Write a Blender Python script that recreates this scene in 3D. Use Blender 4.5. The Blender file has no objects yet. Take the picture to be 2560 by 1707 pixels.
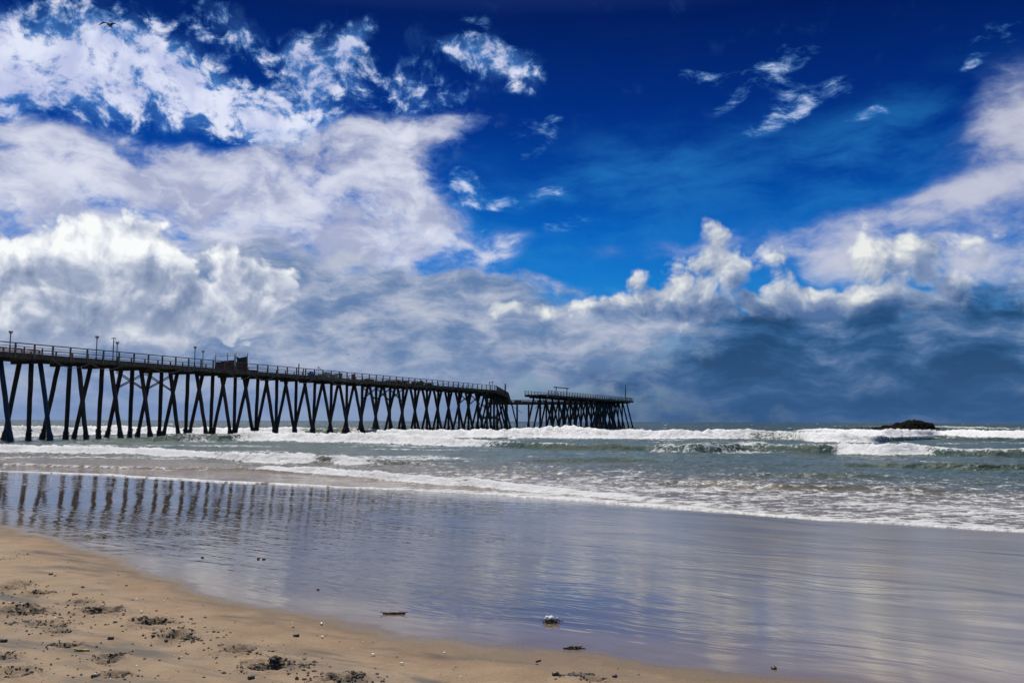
import bpy, bmesh, math, random
import numpy as np
from mathutils import Vector, Matrix
PI = math.pi
R = math.radians
random.seed(7)
SC = bpy.context.scene
COL = SC.collection

# ------------------------------------------------------------------ camera
F, W0, H0 = 2217.0, 2560.0, 1707.0
EYE = Vector((0.0, 0.0, 2.0))
PITCH, ROLL = R(5.137), R(0.18)
CAMROT = (Matrix.Rotation(PI/2 + PITCH, 3, 'X') @ Matrix.Rotation(ROLL, 3, 'Z'))
cam_d = bpy.data.cameras.new('camera')
cam_d.sensor_width = 36.0
cam_d.lens = F/W0*36.0
cam_d.clip_start = 0.1
cam_d.clip_end = 60000
cam = bpy.data.objects.new('camera', cam_d)
COL.objects.link(cam)
cam.matrix_world = Matrix.Translation(EYE) @ CAMROT.to_4x4()
SC.camera = cam

def ray(px, py):
    d = CAMROT @ Vector(((px-W0/2)/F, -(py-H0/2)/F, -1.0))
    return d.normalized()
def at_z(px, py, z=0.0):
    d = ray(px, py); t = (z-EYE.z)/d.z
    return EYE + d*t
def at_y(px, py, y):
    d = ray(px, py)
    return EYE + d*(y/d.y)
def az_el(px, py):                      # direction in units of ten degrees
    d = ray(px, py)
    return (math.degrees(math.atan2(d.x, d.y))/10, math.degrees(math.asin(d.z))/10)

# ------------------------------------------------------------------ noise (numpy)
class Perlin:
    def __init__(s, seed):
        r = np.random.RandomState(seed)
        p = r.permutation(512).astype(np.int32)
        s.p = np.concatenate([p, p])
        a = r.rand(512)*2*np.pi
        s.gx, s.gy = np.cos(a).astype(np.float32), np.sin(a).astype(np.float32)
    def __call__(s, x, y):
        x = np.asarray(x, np.float64); y = np.asarray(y, np.float64)
        xi = np.floor(x).astype(np.int64); yi = np.floor(y).astype(np.int64)
        xf = (x-xi).astype(np.float32); yf = (y-yi).astype(np.float32)
        xi &= 511; yi &= 511
        u = xf*xf*xf*(xf*(xf*6-15)+10); v = yf*yf*yf*(yf*(yf*6-15)+10)
        x1 = (xi+1) & 511; y1 = (yi+1) & 511
        def g(ix, iy, fx, fy):
            h = s.p[s.p[ix]+iy] & 511
            return s.gx[h]*fx + s.gy[h]*fy
        a = g(xi, yi, xf, yf); b = g(x1, yi, xf-1, yf)
        c = g(xi, y1, xf, yf-1); d = g(x1, y1, xf-1, yf-1)
        return 1.4*((a*(1-u)+b*u)*(1-v) + (c*(1-u)+d*u)*v)
    def fbm(s, x, y, o=4, r=0.5, l=2.03):
        t = 0; a = 1.0; n = 0
        for k in range(o):
            t = t + a*s(x+17.3*k, y-9.1*k); n += a; a *= r; x = x*l; y = y*l
        return t/n
N1, N2, N3 = Perlin(1), Perlin(2), Perlin(3)
def sstep(a, b, x):
    t = np.clip((x-a)/(b-a), 0, 1); return t*t*(3-2*t)

# ------------------------------------------------------------------ objects
def tag(o, label=None, cat=None, group=None, kind=None):
    if label: o['label'] = label
    if cat: o['category'] = cat
    if group: o['group'] = group
    if kind: o['kind'] = kind
    return o
def empty(name, loc=(0, 0, 0), rz=0.0):
    o = bpy.data.objects.new(name, None); COL.objects.link(o)
    o.location = loc; o.rotation_euler = (0, 0, rz); o.empty_display_size = 0.2
    return o
def link(name, me, mat=None, parent=None, loc=None, rot=None):
    o = bpy.data.objects.new(name, me); COL.objects.link(o)
    if mat is not None and not me.materials:
        for m in (mat if isinstance(mat, (list, tuple)) else [mat]): me.materials.append(m)
    if parent is not None: o.parent = parent
    if loc is not None: o.location = loc
    if rot is not None: o.rotation_euler = rot
    return o
def share(name, src, parent, loc=(0, 0, 0), rot=(0, 0, 0)):   # a copy sharing its mesh
    o = src.copy(); o.name = name; COL.objects.link(o)
    o.parent = parent; o.location = loc; o.rotation_euler = rot
    return o

class MB:                                # collects shapes into one mesh
    def __init__(s): s.v = []; s.f = []; s.m = []; s.sm = []
    def add(s, vs, fs, mi=0, smooth=False):
        n = len(s.v); s.v += [tuple(v) for v in vs]
        s.f += [tuple(i+n for i in f) for f in fs]; s.m += [mi]*len(fs); s.sm += [smooth]*len(fs)
    def frame(s, a, b):
        a, b = Vector(a), Vector(b); d = (b-a).normalized()
        up = Vector((0, 0, 1)) if abs(d.z) < 0.95 else Vector((0, 1, 0))
        x = d.cross(up).normalized(); y = x.cross(d).normalized()
        return a, b, x, y
    def bar(s, a, b, w, h, mi=0):        # rectangular beam, h along up
        a, b, x, y = s.frame(a, b)
        q = [(-1, -1), (1, -1), (1, 1), (-1, 1)]
        vs = [p + x*(i*w/2) + y*(j*h/2) for p in (a, b) for i, j in q]
        s.add(vs, [(0, 1, 2, 3), (7, 6, 5, 4), (0, 4, 5, 1), (1, 5, 6, 2), (2, 6, 7, 3), (3, 7, 4, 0)], mi)
    def box(s, c, d, mi=0):
        c = Vector(c); s.bar(c-Vector((d[0]/2, 0, 0)), c+Vector((d[0]/2, 0, 0)), d[1], d[2], mi)
    def tube(s, pts, rad, n=8, mi=0, cap=True, smooth=True):
        pts = [Vector(p) for p in pts]; k = len(pts)
        rad = rad if isinstance(rad, (list, tuple)) else [rad]*k
        vs = []; px = None
        for i, p in enumerate(pts):
            d = (pts[min(i+1, k-1)]-pts[max(i-1, 0)]).normalized()
            if px is None:
                up = Vector((0, 0, 1)) if abs(d.z) < 0.9 else Vector((1, 0, 0))
                px = d.cross(up).normalized()
            else:
                px = (px-d*px.dot(d)).normalized()
            y = d.cross(px)
            for j in range(n):
                a = 2*PI*j/n; vs.append(p+(px*math.cos(a)+y*math.sin(a))*rad[i])
        fs = [(i*n+j, i*n+(j+1) % n, (i+1)*n+(j+1) % n, (i+1)*n+j) for i in range(k-1) for j in range(n)]
        s.add(vs, fs, mi, smooth)
        if cap:
            b = len(s.v)-len(vs)
            s.f.append(tuple(b+j for j in reversed(range(n)))); s.m.append(mi); s.sm.append(False)
            s.f.append(tuple(b+(k-1)*n+j for j in range(n))); s.m.append(mi); s.sm.append(False)
    def blob(s, c, r, seed=0, amp=0.25, sub=2, mi=0, freq=1.6):
        bm = bmesh.new(); bmesh.ops.create_icosphere(bm, subdivisions=sub, radius=1)
        rr = random.Random(seed); o = Vector((rr.random()*9, rr.random()*9, rr.random()*9))
        from mathutils import noise
        vs = []
        for v in bm.verts:
            k = 1+amp*noise.fractal((v.co*freq)+o, 0.8, 2.0, 3)
            vs.append((c[0]+v.co.x*r[0]*k, c[1]+v.co.y*r[1]*k, c[2]+v.co.z*r[2]*k))
        bm.verts.index_update()
        fs = [tuple(v.index for v in f.verts) for f in bm.faces]; bm.free()
        s.add(vs, fs, mi, sub > 2)
    def mesh(s, name):
        me = bpy.data.meshes.new(name); me.from_pydata(s.v, [], s.f)
        me.polygons.foreach_set('material_index', s.m)
        me.polygons.foreach_set('use_smooth', s.sm); me.update()
        return me
    def obj(s, name, mat, parent=None, loc=None, rot=None):
        return link(name, s.mesh(name), mat, parent, loc, rot)

def grid_mesh(name, X, Y, Z, attrs=None, keep=None):
    nr, nc = X.shape
    co = np.empty((nr*nc, 3), np.float32)
    co[:, 0] = X.ravel(); co[:, 1] = Y.ravel(); co[:, 2] = Z.ravel()
    idx = np.arange(nr*nc).reshape(nr, nc)
    q = np.stack([idx[:-1, :-1], idx[:-1, 1:], idx[1:, 1:], idx[1:, :-1]], -1).reshape(-1, 4)
    if keep is not None:
        k = keep.ravel(); q = q[k[q].any(1)]
        used = np.zeros(nr*nc, bool); used[q.ravel()] = True
        remap = np.cumsum(used)-1; q = remap[q]; co = co[used]
    else: used = slice(None)
    me = bpy.data.meshes.new(name)
    me.vertices.add(len(co)); me.vertices.foreach_set('co', co.ravel())
    me.loops.add(q.size); me.loops.foreach_set('vertex_index', q.ravel().astype(np.int32))
    me.polygons.add(len(q))
    me.polygons.foreach_set('loop_start', np.arange(0, q.size, 4, dtype=np.int32))
    me.polygons.foreach_set('use_smooth', np.ones(len(q), bool))
    me.update(calc_edges=True)
    for k, a in (attrs or {}).items():
        at = me.attributes.new(k, 'FLOAT', 'POINT')
        at.data.foreach_set('value', np.ascontiguousarray(a.ravel()[used], np.float32))
    return me

# ------------------------------------------------------------------ node helpers
class NT:
    def __init__(s, nt): s.nt = nt; s.n = nt.nodes; s.l = nt.links
    def new(s, t, **kw):
        n = s.n.new(t)
        for k, v in kw.items(): setattr(n, k, v)
        return n
    def put(s, sock, v):
        if v is None: return
        if isinstance(v, bpy.types.NodeSocket): s.l.new(v, sock)
        elif hasattr(sock, 'default_value'):
            if sock.type == 'RGBA' and not isinstance(v, (int, float)) and len(v) == 3: v = (*v, 1)
            sock.default_value = v
    def m(s, op, a, b=None, c=None, clamp=False):
        n = s.new('ShaderNodeMath', operation=op, use_clamp=clamp)
        for i, v in enumerate((a, b, c)): s.put(n.inputs[i], v)
        return n.outputs[0]
    def add(s, a, b): return s.m('ADD', a, b)
    def sub(s, a, b): return s.m('SUBTRACT', a, b)
    def mul(s, a, b): return s.m('MULTIPLY', a, b)
    def mad(s, a, b, c): return s.m('MULTIPLY_ADD', a, b, c)
    def ss(s, x, a, b, lo=0.0, hi=1.0):
        n = s.new('ShaderNodeMapRange', interpolation_type='SMOOTHSTEP', clamp=True)
        for i, v in enumerate((x, a, b, lo, hi)): s.put(n.inputs[i], v)
        return n.outputs[0]
    def lin(s, x, a, b, lo=0.0, hi=1.0):
        n = s.new('ShaderNodeMapRange', clamp=True)
        for i, v in enumerate((x, a, b, lo, hi)): s.put(n.inputs[i], v)
        return n.outputs[0]
    def vm(s, op, a, b=None, scale=None):
        n = s.new('ShaderNodeVectorMath', operation=op)
        s.put(n.inputs[0], a); s.put(n.inputs[1], b)
        if scale is not None: s.put(n.inputs['Scale'], scale)
        return n.outputs[0]
    def mix(s, f, a, b, blend='MIX'):
        n = s.new('ShaderNodeMix', data_type='RGBA', blend_type=blend)
        s.put(n.inputs['Factor'], f); s.put(n.inputs[6], a); s.put(n.inputs[7], b)
        return n.outputs[2]
    def map(s, v, loc=(0, 0, 0), rot=(0, 0, 0), sc=(1, 1, 1), typ='POINT'):
        n = s.new('ShaderNodeMapping', vector_type=typ)
        s.put(n.inputs['Vector'], v); n.inputs['Location'].default_value = loc
        n.inputs['Rotation'].default_value = rot; n.inputs['Scale'].default_value = sc
        return n.outputs[0]
    def noise(s, v, scale, detail=4, rough=0.5, dist=0.0, lac=2.0, dim='3D', color=False):
        n = s.new('ShaderNodeTexNoise', noise_dimensions=dim)
        s.put(n.inputs['Vector'], v); s.put(n.inputs['Scale'], scale); s.put(n.inputs['Detail'], detail)
        s.put(n.inputs['Roughness'], rough); s.put(n.inputs['Distortion'], dist); s.put(n.inputs['Lacunarity'], lac)
        return n.outputs['Color' if color else 'Fac']
    def voro(s, v, scale, detail=0, rough=0.5, feature='F1', dim='3D', smooth=1.0, rand=1.0):
        n = s.new('ShaderNodeTexVoronoi', voronoi_dimensions=dim, feature=feature)
        s.put(n.inputs['Vector'], v); s.put(n.inputs['Scale'], scale)
        if feature != 'DISTANCE_TO_EDGE' or True:
            if 'Detail' in n.inputs: s.put(n.inputs['Detail'], detail); s.put(n.inputs['Roughness'], rough)
        if feature == 'SMOOTH_F1': s.put(n.inputs['Smoothness'], smooth)
        s.put(n.inputs['Randomness'], rand)
        return n.outputs['Distance']
    def ramp(s, x, stops, interp='LINEAR'):
        n = s.new('ShaderNodeValToRGB'); s.put(n.inputs[0], x)
        cr = n.color_ramp; cr.interpolation = interp
        while len(cr.elements) < len(stops): cr.elements.new(0.5)
        for e, (p, c) in zip(cr.elements, stops):
            e.position = p; e.color = (*c, 1) if len(c) == 3 else c
        return n.outputs[0]
    def attr(s, name):
        n = s.new('ShaderNodeAttribute', attribute_name=name); return n.outputs['Fac']
    def bump(s, h, strength=1.0, dist=0.1, normal=None):
        n = s.new('ShaderNodeBump'); s.put(n.inputs['Height'], h)
        s.put(n.inputs['Strength'], strength); s.put(n.inputs['Distance'], dist); s.put(n.inputs['Normal'], normal)
        return n.outputs[0]
    def pos(s): return s.new('ShaderNodeNewGeometry').outputs['Position']
    def objc(s): return s.new('ShaderNodeTexCoord').outputs['Object']
def material(name):
    m = bpy.data.materials.new(name); m.use_nodes = True
    t = NT(m.node_tree); b = t.n['Principled BSDF']
    return m, t, b
def simple(name, col, rough=0.7, var=0.25, scale=4.0, metal=0.0, bumpd=0.0, stretch=(1, 1, 1)):
    m, t, b = material(name)
    n = t.noise(t.map(t.objc(), sc=stretch), scale, 5, 0.6)
    lo = tuple(c*(1-var) for c in col); hi = tuple(min(1, c*(1+var)) for c in col)
    t.put(b.inputs['Base Color'], t.mix(t.ss(n, 0.3, 0.7), lo, hi))
    b.inputs['Roughness'].default_value = rough; b.inputs['Metallic'].default_value = metal
    if bumpd: t.put(b.inputs['Normal'], t.bump(n, 0.6, bumpd))
    return m

# ------------------------------------------------------------------ light
SUN_EL, SUN_AZ = R(61), R(-24)          # azimuth from +Y towards +X
sd = Vector((math.sin(SUN_AZ)*math.cos(SUN_EL), math.cos(SUN_AZ)*math.cos(SUN_EL), math.sin(SUN_EL)))
sl = bpy.data.lights.new('sun', 'SUN'); sl.energy = 4.9; sl.angle = R(0.53); sl.color = (1.0, 0.95, 0.88)
so = bpy.data.objects.new('sun', sl); COL.objects.link(so)
so.rotation_euler = (-sd).to_track_quat('-Z', 'Y').to_euler(); so.location = (0, 0, 60)

# ------------------------------------------------------------------ sky with its clouds (world directions)
world = bpy.data.worlds.new('World'); SC.world = world; world.use_nodes = True
T = NT(world.node_tree); bg = T.n['Background']
gen = T.new('ShaderNodeTexCoord').outputs['Generated']
sep = T.new('ShaderNodeSeparateXYZ'); T.l.new(gen, sep.inputs[0])
az = T.mul(T.m('ARCTAN2', sep.outputs[0], sep.outputs[1]), 18/PI)
el = T.mul(T.m('ARCSINE', sep.outputs[2]), 18/PI)
cmb = T.new('ShaderNodeCombineXYZ'); T.l.new(az, cmb.inputs[0]); T.l.new(el, cmb.inputs[1])
P = cmb.outputs[0]
sky = T.new('ShaderNodeTexSky', sky_type='NISHITA', sun_disc=False)
sky.sun_elevation = SUN_EL; sky.sun_rotation = SUN_AZ; sky.altitude = 0; sky.air_density = 1.0
sky.dust_density = 0.6; sky.ozone_density = 3.0
SKYK = 0.10                              # background strength
def lit(c): return tuple(v/SKYK for v in c)

def blobs(p, lst):
    """sum of soft ellipses given as photo pixels: x, y, rx, ry, tilt (deg, rising right), weight"""
    acc = None
    for (x, y, rx, ry, a, w) in lst:
        c = az_el(x, y)
        v = T.map(p, (c[0], c[1], 0), (0, 0, R(a)), (rx/387, ry/387, 1), 'TEXTURE')
        g = T.new('ShaderNodeTexGradient', gradient_type='SPHERICAL'); T.l.new(v, g.inputs[0])
        acc = T.mul(g.outputs['Fac'], w) if acc is None else T.mad(g.outputs['Fac'], w, acc)
    return acc
def warp(p, scale, amt, detail=3, rough=0.55):
    c = T.noise(p, scale, detail, rough, dim='2D', color=True)
    c = T.vm('SUBTRACT', c, (0.5, 0.5, 0.5))
    return T.vm('ADD', p, T.vm('MULTIPLY', c, (amt, amt, 0)))

# ---- clear sky: Nishita seen through a polariser
tint = T.ramp(T.m('DIVIDE', el, 9.0), [
    (0.0, (0.62, 0.78, 0.95)), (0.05, (0.34, 0.50, 0.72)), (0.09, (0.03, 0.39, 0.84)), (0.13, (0.008, 0.27, 0.74)),
    (0.17, (0.003, 0.145, 0.53)), (0.21, (0.002, 0.080, 0.38)), (0.28, (0.002, 0.036, 0.20)), (0.50, (0.45, 0.55, 0.75)), (1.0, (0.9, 0.95, 1.0))])
col = T.mix(1.0, sky.outputs[0], tint, 'MULTIPLY')

p1 = warp(P, 2.0, 0.16, 2, 0.5)
p2 = warp(p1, 8.0, 0.028, 1, 0.5)
# thin lighter veil in the blue
v0 = T.noise(T.map(p1, rot=(0, 0, R(-18)), sc=(0.8, 2.6, 1)), 1.2, 6, 0.6, dim='2D')
v0m = blobs(p1, [(1500, 480, 900, 200, 8, 1.0), (2200, 420, 500, 200, 30, 0.8), (1350, 640, 500, 150, 0, 0.8)])
col = T.mix(T.mul(T.ss(v0, 0.36, 0.75), T.mul(T.ss(v0m, 0.05, 0.9), 0.55)), col, lit((0.025, 0.24, 0.60)))

# ---- A: altocumulus sheet
fA = blobs(p1, [(60, 110, 230, 110, 0, .75), (330, 120, 300, 120, -8, .85), (120, 200, 300, 95, -10, 1.0),
    (430, 225, 300, 110, -15, .95), (640, 285, 260, 95, -10, 1.0), (790, 190, 150, 130, 35, .95), (880, 115, 100, 45, 38, .8),
    (990, 215, 190, 90, 0, .62), (1215, 140, 130, 50, -10, .95), (1310, 185, 75, 65, -45, .8), (590, 80, 190, 60, -20, .55),
    (1130, 110, 160, 45, 8, .35), (740, 310, 160, 60, 10, .5), (1160, 230, 120, 50, 20, .35), (-150, 200, 250, 160, 0, .9)])
nA = T.noise(T.map(p2, rot=(0, 0, R(-12)), sc=(1, 1.3, 1)), 7.8, 6, 0.62, dim='2D')
dA = T.mad(T.mul(T.sub(nA, 0.5), T.ss(fA, 0.02, 0.35)), 2.7, T.mul(T.m('MINIMUM', fA, 1.35), 0.80))
aA = T.ss(dA, 0.10, 1.10)
col = T.mix(T.mul(T.ss(T.add(fA, T.mul(T.sub(T.noise(p2, 4.0, 5, 0.65, dim='2D'), 0.5), 1.2)), 0.1, 1.1), 0.42), col, lit((0.09, 0.29, 0.72)))
shA = T.ss(T.noise(p2, 3.0, 4, 0.55, dim='2D'), 0.35, 0.68)
cA = T.mix(shA, lit((0.52, 0.57, 0.82)), lit((0.78, 0.82, 0.97)))
cA = T.mix(T.ss(dA, 0.25, 0.85), lit((0.12, 0.38, 0.82)), cA)
col = T.mix(T.mul(aA, 0.96), col, cA)

# ---- W: wisps on the right
fW = blobs(p1, [(1960, 160, 150, 40, 26, 1.0), (1770, 192, 100, 22, -4, .9), (1845, 240, 80, 24, 35, .8), (1955, 290, 150, 32, 24, .75), (1980, 230, 90, 60, 10, .35),
    (1920, 300, 60, 45, 45, .85), (2060, 245, 110, 45, 25, .55), (2150, 298, 70, 26, 8, .9), (2440, 160, 60, 20, 28, .6), (2510, 80, 130, 45, 20, .5),
    (1195, 65, 60, 70, -55, .4), (1390, 310, 60, 40, 45, .55), (1310, 330, 110, 70, 0, .35), (1290, 490, 220, 30, 6, .95),
    (1170, 475, 70, 65, 50, 1.0), (1310, 390, 60, 25, 20, .5), (1400, 560, 120, 30, 15, .6), (1180, 560, 120, 25, -15, .4)])
nW = T.noise(T.map(p2, rot=(0, 0, R(-28)), sc=(1, 2.6, 1)), 3.6, 8, 0.66, dim='2D')
dW = T.mad(T.mul(T.sub(nW, 0.5), T.ss(fW, 0.02, 0.3)), 2.6, T.mul(fW, 0.66))
col = T.mix(T.ss(dW, 0.12, 1.25), col, T.mix(T.ss(dW, 0.3, 1.0), lit((0.10, 0.36, 0.76)), lit((0.60, 0.68, 0.90))))

# ---- B: broad veil on the left, and its twin on the right
fB = blobs(p1, [(60, 430, 420, 150, 0, 1.1), (150, 335, 260, 50, 0, .7), (420, 490, 450, 140, 0, 1.2), (720, 460, 380, 150, 8, 1.2),
    (950, 375, 300, 110, 10, 1.0), (1130, 320, 160, 60, 14, .8), (930, 520, 300, 130, -5, 1.0), (1060, 515, 150, 80, -28, .8),
    (560, 600, 600, 140, 0, 1.0), (0, 570, 350, 110, 0, .9), (1010, 640, 300, 90, 5, .8), (880, 325, 140, 50, 15, .7), (1210, 640, 150, 70, 25, .75), (330, 400, 130, 40, -20, -.35)])
nB = T.noise(T.map(p2, rot=(0, 0, R(6)), sc=(1, 1.8, 1)), 2.4, 8, 0.6, dim='2D')
dB = T.mad(T.mul(T.sub(nB, 0.5), T.ss(fB, 0.02, 0.3)), 2.4, T.m('MINIMUM', fB, 1.05))
cB = T.mix(T.ss(T.noise(T.map(p2, loc=(3, 5, 0), sc=(1, 2, 1)), 1.9, 5, 0.55, dim='2D'), 0.34, 0.66), lit((0.40, 0.44, 0.62)), lit((0.70, 0.73, 0.85)))
cB = T.mix(T.mul(T.ss(T.noise(T.map(p2, loc=(1, 4, 0), sc=(1, 1.7, 1)), 4.2, 5, 0.6, dim='2D'), 0.50, 0.68), 0.45), cB, lit((0.80, 0.83, 0.92)))
col = T.mix(T.mul(T.ss(dB, 0.04, 1.25), 0.97), col, T.mix(T.ss(dB, 0.3, 0.9), lit((0.20, 0.38, 0.76)), cB))
fR = blobs(p1, [(2330, 540, 420, 140, 20, 1.0), (2520, 440, 260, 150, 45, .9), (2050, 565, 380, 70, 6, .8), (2600, 330, 260, 200, 55, .8),
    (1720, 610, 330, 40, 3, .6), (2600, 650, 350, 250, 0, 1.0), (2200, 640, 420, 120, 0, .8), (2560, 250, 100, 200, 70, .4)])
nR = T.noise(T.map(p2, rot=(0, 0, R(-20)), sc=(1, 2.2, 1)), 1.8, 7, 0.58, dim='2D')
dR = T.mad(T.mul(T.sub(nR, 0.5), T.ss(fR, 0.02, 0.35)), 2.3, T.mul(T.m('MINIMUM', fR, 1.2), 0.85))
col = T.mix(T.mul(T.ss(dR, 0.02, 1.55), 0.95), col, T.mix(T.ss(dR, 0.2, 1.2), lit((0.10, 0.26, 0.62)), lit((0.56, 0.58, 0.70))))

# ---- G: grey stratocumulus low over the sea, S: storm base on the right
fG = blobs(p1, [(150, 790, 420, 120, 0, .8), (1720, 800, 200, 60, 0, .6), (850, 780, 560, 170, 0, 1.1), (1250, 820, 480, 150, 0, 1.1), (650, 720, 380, 170, 0, 1.0), (1120, 720, 300, 80, 0, .7),
    (1480, 880, 420, 130, 0, 1.0), (300, 900, 700, 140, 0, 1.1), (100, 1000, 700, 130, 0, 1.0), (900, 980, 700, 130, 0, 1.0), (-300, 850, 500, 300, 0, 1.0)])
nG = T.noise(T.map(p2, sc=(1, 2.0, 1)), 3.0, 8, 0.6, dim='2D')
dG = T.mad(T.mul(T.sub(nG, 0.5), T.ss(fG, 0.02, 0.3)), 1.9, fG)
sG = T.noise(T.map(p2, loc=(7, 2, 0), sc=(1, 2.4, 1)), 2.6, 7, 0.6, dim='2D')
cG = T.ramp(sG, [(0.33, (.13/SKYK, .22/SKYK, .41/SKYK)), (0.45, (.22/SKYK, .30/SKYK, .47/SKYK)), (0.55, (.34/SKYK, .40/SKYK, .55/SKYK)), (0.68, (.48/SKYK, .52/SKYK, .63/SKYK))])
col = T.mix(T.mul(T.ss(dG, 0.05, 0.90), 0.97), col, cG)

# ---- cumulus: outline, relief and light from the same heap function
def heap(p, lst, sc, amp, fine):
    h = blobs(p, lst)
    v = T.voro(p, sc, 3.5, 0.55, 'F1', '2D')
    n = T.noise(p, sc*1.3, 6, 0.6, dim='2D')
    k = T.mad(T.sub(0.5, v), amp, T.mul(T.sub(n, 0.5), fine))
    return T.m('MINIMUM', h, 1.6), T.mul(k, T.ss(h, 0.0, 0.25))
CR = [(1480, 770, 110, 60, 0, .9), (1570, 755, 110, 75, 0, .95), (1660, 735, 120, 90, 0, .95), (1760, 650, 120, 110, 40, .9), (1800, 600, 85, 70, 30, .75),
    (1910, 630, 100, 70, -20, .6), (1850, 730, 190, 140, 0, .9), (2030, 740, 120, 80, -25, .9), (2130, 770, 160, 100, 0, .9), (1720, 780, 130, 70, 0, .7), (2170, 630, 95, 100, 10, .9),
    (2270, 630, 110, 80, 20, .8), (2230, 740, 200, 140, 0, .9), (2420, 700, 240, 190, 0, .48), (2560, 640, 220, 170, 0, .42), (1330, 775, 140, 60, 0, .8), (1200, 790, 120, 50, 0, .5), (1950, 800, 500, 70, 0, .5), (1780, 560, 45, 60, 60, .5), (1600, 690, 40, 40, 0, .4)]
CLs = [(20, 660, 90, 80, 0, .9), (115, 650, 95, 85, 0, .9), (235, 600, 130, 100, 0, .9), (330, 590, 130, 95, -10, .9), (420, 660, 140, 110, -35, .9),
    (220, 710, 230, 150, 0, .8), (50, 760, 170, 130, 0, .7), (560, 640, 60, 60, 0, .7), (610, 680, 120, 90, -20, .9), (480, 730, 200, 120, 0, .7),
    (680, 730, 110, 100, -30, .7), (250, 700, 120, 70, 0, .5), (300, 800, 400, 130, 0, .8), (620, 790, 260, 110, 0, .6), (100, 850, 260, 80, 0, .6), (-100, 750, 160, 200, 0, .9)]
def cumulus(col, lst, sc, off, tones, shade_noise, darken, amp=0.8, fine=0.75, soft=0.30):
    b0, k0 = heap(p2, lst, sc, amp, fine)
    b1, k1 = heap(T.vm('ADD', p2, off), lst, sc, amp, fine)
    h0 = T.add(b0, k0)
    a = T.mul(T.ss(h0, 0.20, 0.20+soft), T.ss(el, 0.25, 0.65))
    l = T.mad(T.sub(b0, b1), 0.60, T.mad(T.sub(k0, k1), 1.35, 0.40))
    l = T.add(l, T.mul(T.sub(shade_noise, 0.5), 1.5))
    l = T.sub(l, T.mul(darken, T.ss(h0, 0.35, 1.0)))
    l = T.add(l, T.mul(T.sub(T.noise(p2, 5.5, 7, 0.62, dim='2D'), 0.5), 0.95))
    l = T.mad(l, 0.48, 0.43)
    c = T.ramp(l, [(0.0, lit(tones[0])), (0.34, lit(tones[1])), (0.60, lit(tones[2])), (0.88, lit(tones[3]))])
    return T.mix(a, col, c)
big = T.noise(T.map(p2, loc=(1.5, 9, 0)), 2.3, 5, 0.58, dim='2D')
dkR = blobs(p1, [(1860, 720, 130, 190, 25, 1.0), (2100, 800, 260, 60, 0, .7), (2480, 760, 280, 190, 20, 1.0), (1600, 850, 300, 70, 0, .6), (1680, 770, 120, 60, 0, .3)])
dkR = T.add(dkR, T.ss(el, 1.00, 0.60, 0.0, 0.80))
col = cumulus(col, CR, 3.4, (-0.085, 0.075, 0), [(0.085, 0.165, 0.36), (0.22, 0.30, 0.47), (0.47, 0.52, 0.62), (0.82, 0.84, 0.82)], big, dkR, soft=0.55)
dkL = blobs(p1, [(340, 770, 330, 110, 0, .45), (665, 690, 120, 85, 0, .9), (480, 740, 260, 80, -20, .4), (110, 730, 130, 60, 0, .35)])
dkL = T.add(dkL, T.ss(el, 1.0, 0.55, 0.0, 0.45))
col = cumulus(col, CLs, 3.6, (-0.05, 0.095, 0), [(0.20, 0.265, 0.42), (0.36, 0.42, 0.56), (0.64, 0.68, 0.77), (0.96, 0.98, 0.98)], big, dkL, soft=0.40)

# dark storm base under the right-hand towers and ragged low fractus in front of them
fS = blobs(p1, [(1870, 810, 160, 90, 0, .9), (1950, 905, 420, 125, 0, 1.1), (2250, 930, 560, 190, 0, 1.2), (1800, 1000, 520, 120, 0, 1.0), (2480, 840, 300, 130, 0, 1.0), (2600, 1000, 500, 160, 0, 1.2), (2050, 815, 200, 40, 0, .6), (2900, 900, 500, 300, 0, 1.0)])
nS = T.noise(T.map(p2, sc=(1, 1.6, 1)), 3.4, 8, 0.6, dim='2D')
dS = T.mad(T.mul(T.sub(nS, 0.5), T.ss(fS, 0.02, 0.3)), 2.2, T.mul(fS, 0.9))
sS = T.noise(T.map(p2, loc=(4, 8, 0), sc=(0.8, 2.6, 1)), 2.2, 7, 0.58, dim='2D')
cS = T.ramp(sS, [(0.36, (.014/SKYK, .062/SKYK, .165/SKYK)), (0.48, (.028/SKYK, .098/SKYK, .245/SKYK)), (0.58, (.070/SKYK, .155/SKYK, .33/SKYK)), (0.70, (.20/SKYK, .28/SKYK, .44/SKYK))])
col = T.mix(T.mul(T.ss(dS, -0.05, 1.0), 0.96), col, cS)
# horizon murk
hz = T.ss(el, 0.0, 0.55, 1.0, 0.0)
hc = T.mix(T.ss(az, -1.2, 1.4), lit((0.20, 0.29, 0.51)), lit((0.034, 0.10, 0.245)))
col = T.mix(T.mul(hz, 0.75), col, hc)
# broken cloud outside the frame, overhead and behind
hiN = T.noise(gen, 2.6, 6, 0.6)
hiM = T.mul(T.ss(hiN, 0.48, 0.66), T.ss(el, 2.9, 4.0))
col = T.mix(T.mul(hiM, 0.8), col, lit((0.62, 0.66, 0.76)))
T.l.new(col, bg.inputs['Color']); bg.inputs['Strength'].default_value = SKYK
world.cycles.sampling_method = 'MANUAL'; world.cycles.sample_map_resolution = 512

SC.view_settings.view_transform = 'Standard'; SC.view_settings.look = 'None'
SC.view_settings.exposure = 0; SC.view_settings.gamma = 1
SC.cycles.use_denoising = True
SC.cycles.max_bounces = 6; SC.cycles.diffuse_bounces = 2; SC.cycles.glossy_bounces = 3

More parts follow.
